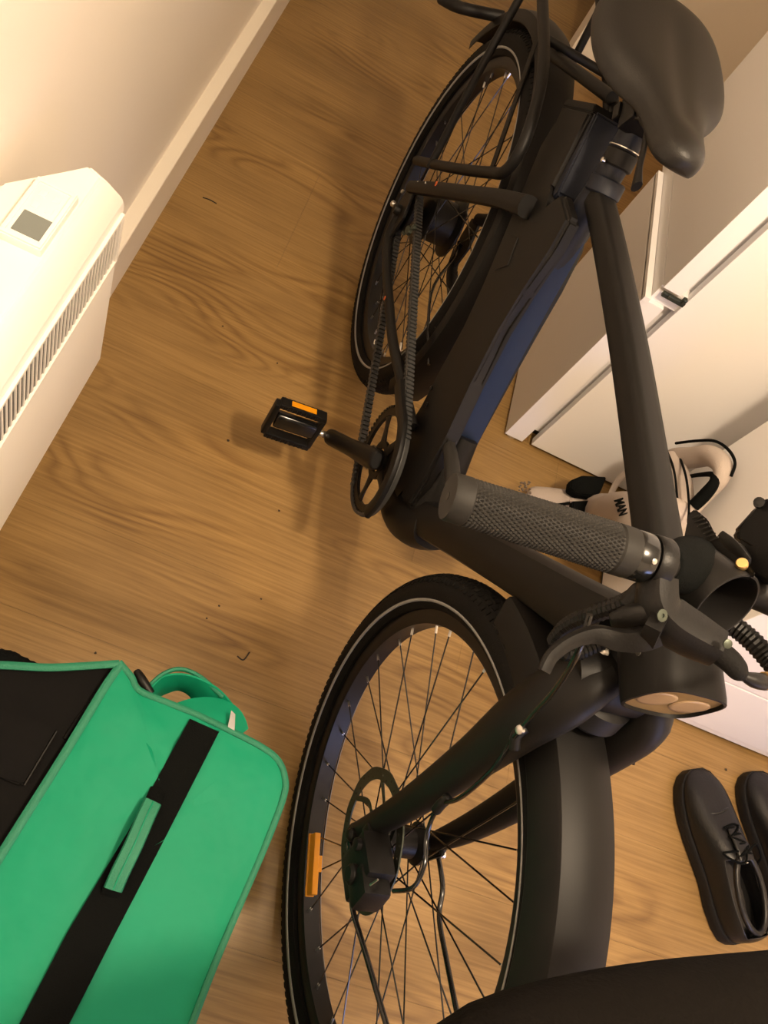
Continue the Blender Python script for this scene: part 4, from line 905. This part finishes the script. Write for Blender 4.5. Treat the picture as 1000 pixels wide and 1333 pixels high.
blob('bag_end', [kx_(874, 600, 0.845), kx_(880, 640, 0.84), kx_(886, 690, 0.835), kx_(888, 735, 0.83)], [0.024, 0.034, 0.034, 0.028], 'cream', seed=5, amp=0.0012)
blob('carry_loop', [kx_(878, 596, 0.862), kx_(900, 596, 0.862), kx_(924, 594, 0.862), kx_(940, 606, 0.864), kx_(938, 626, 0.866), kx_(920, 646, 0.862), kx_(903, 664, 0.85)], [0.022, 0.024, 0.023, 0.020, 0.015, 0.013, 0.012], 'cream', seed=9, amp=0.0006, flat=0.9)
tube('loop_lining', [kx_(893, 621, 0.86), kx_(912, 618, 0.858), kx_(927, 618, 0.855), kx_(930, 628, 0.853), kx_(918, 644, 0.85), kx_(903, 659, 0.845)], [0.004, 0.0045, 0.006, 0.010, 0.0125, 0.012], 'black_cloth', K, segs=12)
tube('loop_piping', [kx_(880, 577, 0.865), kx_(905, 574, 0.866), kx_(930, 574, 0.868), kx_(948, 585, 0.870), kx_(957, 602, 0.872), kx_(952, 620, 0.872)], 0.0030, 'black_cloth', K, segs=8)
for a in ([(866, 582, .83), (877, 610, .815), (882, 650, .805), (885, 690, .80)], [(884, 592, .85), (893, 620, .82), (897, 655, .81), (896, 680, .80)]):
    tube('bag_seam', [kx_(*p) for p in a], 0.0024, 'black_cloth', K, segs=8)
tube('carry_strap', [kf_(792, 652, 0.085), kf_(802, 630, 0.10), kf_(815, 616, 0.115), kf_(835, 606, 0.13)], 0.0075, 'cream', K, segs=10, up=(0, 0, 1), flat=0.4)
def patch(name, px, z0, z1, m):
    b = bmesh.new(); pts = [kf_(a, c, z0) for a, c in px]; bm_prism(b, pts, (0, 0, z1 - z0)); bmesh.ops.bevel(b, geom=b.edges[:], offset=0.003, segments=2, affect='EDGES'); return finish(b, name, m, K, True, angle=math.radians(40))
patch('bag_patch', [(737, 630), (752, 624), (783, 626), (776, 644), (770, 652), (745, 649), (735, 642)], 0.090, 0.112, 'black_cloth')
patch('bag_patch', [(740, 656), (778, 654), (782, 684), (740, 672)], 0.118, 0.134, 'black_cloth')
tube('bag_cord', [kf_(710, 655, 0.098), kf_(725, 657, 0.108), kf_(742, 655, 0.118)], 0.0035, 'black_cloth', K, segs=8)
tube('bag_cord', [kf_(742, 652, 0.106), kf_(760, 653, 0.108), kf_(778, 650, 0.108)], 0.0022, 'cream', K, segs=8)
# faded print at the toe end, irregular specks
sp = bmesh.new(); rnd = random.Random(4)
for k in range(26):
    px, py = 676 + rnd.uniform(0, 16), 626 + rnd.uniform(0, 18); c = kf_(px, py, 0.062 + 0.010 * (px - 676) / 16)
    bm_box(sp, c - V((0.002, 0.0012, 0.004)), c + V((0.002, 0.0012, 0.0006)), 0.0003)
finish(sp, 'faded_print', 'card', K)['kind'] = 'stuff'
tc = bpy.data.curves.new('lettering', 'FONT'); tc.body = 'MAN'; tc.size = 0.025; tc.extrude = 0.0006; tc.offset = 0.0006; tc.align_x = 'CENTER'; tc.align_y = 'CENTER'
to = bpy.data.objects.new('lettering_tmp', tc); COL.objects.link(to)
bpy.context.view_layer.update()
me = bpy.data.meshes.new_from_object(to.evaluated_get(bpy.context.evaluated_depsgraph_get())); bpy.data.objects.remove(to)
lt = link('lettering', me, 'black_cloth', K)
p0 = kx_(808, 660, 0.725); ex = (kx_(813, 672, 0.725) - kx_(805, 648, 0.725)).normalized(); ez = (CAM - (p0 + K.location)).normalized(); ez = (ez - ex * ez.dot(ex)).normalized(); ey = ez.cross(ex)
lt.matrix_local = Matrix(((ex.x, ey.x, ez.x, p0.x), (ex.y, ey.y, ez.y, p0.y), (ex.z, ey.z, ez.z, p0.z), (0, 0, 0, 1)))

# ================================================================ PERSON: only the dark sleeve reaching for the far grip is in view
PR = empty('person', (0.15, -0.45, 0), 'person in dark fleece clothing leaning in at the bottom edge, arm stretched out', 'person')
def pp(v): return V(v) - PR.location
def skin_obj(name, pts, rad, edges, m, parent, sub=2):
    me = bpy.data.meshes.new(name); me.from_pydata([tuple(p) for p in pts], edges, []); me.update()
    o = link(name, me, m, parent)
    s = o.modifiers.new('skin', 'SKIN'); s.use_smooth_shade = True
    for i, r in enumerate(rad): me.skin_vertices[0].data[i].radius = (r, r) if not isinstance(r, tuple) else r
    me.skin_vertices[0].data[0].use_root = True
    sd = o.modifiers.new('sub', 'SUBSURF'); sd.levels = sub; sd.render_levels = sub
    return o
e1 = at_depth(560, 1452, 0.42); w1 = at_depth(1150, 1300, 0.62)
bp_ = [pp((0.15, -0.45, 0.92)), pp((0.15, -0.46, 1.10)), pp((0.15, -0.46, 1.30)), pp((0.15, -0.45, 1.42)), pp((0.15, -0.42, 1.56)), pp((0.15, -0.40, 1.68)),
       pp((0.31, -0.43, 1.40)), pp((0.34, -0.28, 1.22)), e1 - PR.location, (e1.lerp(w1, 0.45)) - PR.location, w1 - PR.location,
       pp((-0.02, -0.43, 1.40)), pp((-0.09, -0.30, 1.25)), pp((-0.06, -0.14, 1.22)), pp((0.26, -0.45, 0.50)), pp((0.27, -0.47, 0.10)), pp((0.27, -0.38, 0.05)), pp((0.05, -0.45, 0.50)), pp((0.03, -0.47, 0.10)), pp((0.03, -0.38, 0.05))]
skin_obj('clothing', bp_, [0.15, 0.14, 0.155, 0.09, 0.055, 0.09, 0.075, 0.062, 0.058, 0.056, 0.042, 0.075, 0.055, 0.040, 0.085, 0.055, 0.035, 0.085, 0.055, 0.035],
         [(0, 1), (1, 2), (2, 3), (3, 4), (4, 5), (2, 6), (6, 7), (7, 8), (8, 9), (9, 10), (2, 11), (11, 12), (12, 13), (0, 14), (14, 15), (15, 16), (0, 17), (17, 18), (18, 19)], 'sleeve', PR)
# hand at the end of the sleeve with separate fingers
hd_ = (w1 - e1).normalized(); sdv = hd_.cross(V((0, 0, 1))).normalized(); upv = sdv.cross(hd_)
hp0 = w1 - PR.location
pts = [hp0, hp0 + hd_ * 0.05, hp0 + hd_ * 0.09]; rad = [0.026, (0.030), (0.028)]; ed = [(0, 1), (1, 2)]
for k, (off, ln) in enumerate(((-0.030, 0.062), (-0.010, 0.072), (0.011, 0.068), (0.030, 0.054))):
    b0 = hp0 + hd_ * 0.10 + sdv * off; i0 = len(pts)
    pts += [b0, b0 + hd_ * ln * 0.45 - upv * 0.008, b0 + hd_ * ln * 0.7 - upv * 0.030, b0 + hd_ * ln * 0.6 - upv * 0.052]; rad += [0.0095, 0.009, 0.0085, 0.0075]
    ed += [(2, i0), (i0, i0 + 1), (i0 + 1, i0 + 2), (i0 + 2, i0 + 3)]
i0 = len(pts); b0 = hp0 + hd_ * 0.035 - sdv * 0.030; pts += [b0, b0 + hd_ * 0.03 - sdv * 0.018 - upv * 0.012, b0 + hd_ * 0.055 - sdv * 0.016 - upv * 0.026]; rad += [0.012, 0.010, 0.0085]; ed += [(1, i0), (i0, i0 + 1), (i0 + 1, i0 + 2)]
skin_obj('hand', pts, rad, ed, 'skin', PR)

# ================================================================ BITS ON THE FLOOR
def crumb(px, py, s, seed):
    c = on_z(px, py, 0); rnd = random.Random(seed); b = bmesh.new(); bmesh.ops.create_icosphere(b, subdivisions=1, radius=s)
    for v in b.verts: v.co = V((v.co.x * rnd.uniform(0.6, 1.5), v.co.y * rnd.uniform(0.6, 1.3), v.co.z * 0.5 + s * 0.45))
    zmin = min(v.co.z for v in b.verts)
    for v in b.verts: v.co.z -= zmin
    o = finish(b, 'crumb', 'crumb', None); o.location = c; return o
for i, (px, py, s, lb) in enumerate([(297, 574, 0.0028, 'dark crumb on the floor just left of the pedal'), (824, 994, 0.0050, 'largest dark crumb, between the headlamp and the shoe'),
        (945, 1002, 0.0035, 'dark crumb beside the toe of the nearer shoe'), (285, 789, 0.0022, 'tiny crumb on the floor above the green bag straps'), (340, 780, 0.0022, 'tiny crumb in the bicycle shadow above the tyre'),
        (124, 850, 0.0022, 'tiny crumb right above the bag corner'), (269, 805, 0.0020, 'tiny crumb directly above the strap loops'), (363, 665, 0.0024, 'small crumb in the shadow below the pedal'),
        (290, 425, 0.0022, 'tiny crumb on bare floor between heater and tyre'), (361, 473, 0.0020, 'tiny crumb on the floor above the pedal'), (908, 1046, 0.0018, 'tiny crumb next to the shoe cap')][:10]):
    tag(crumb(px, py, s, i), lb, 'crumb', 'dark crumbs on the floor')
def thread(px, r, label):
    pts = [on_z(a, b, 0.0016) for a, b in px]; o0 = V((pts[0].x, pts[0].y, 0)); o = tube('thread', [p - o0 for p in pts], r, 'crumb', None, segs=6); o.location = o0; tag(o, label, 'debris')
thread([(309, 854), (317, 859), (325, 849)], 0.0013, 'dark v-shaped bit of thread on the floor above the green strap')
thread([(264, 257), (273, 260), (282, 265)], 0.0013, 'short dark thread on the floor near the skirting board')
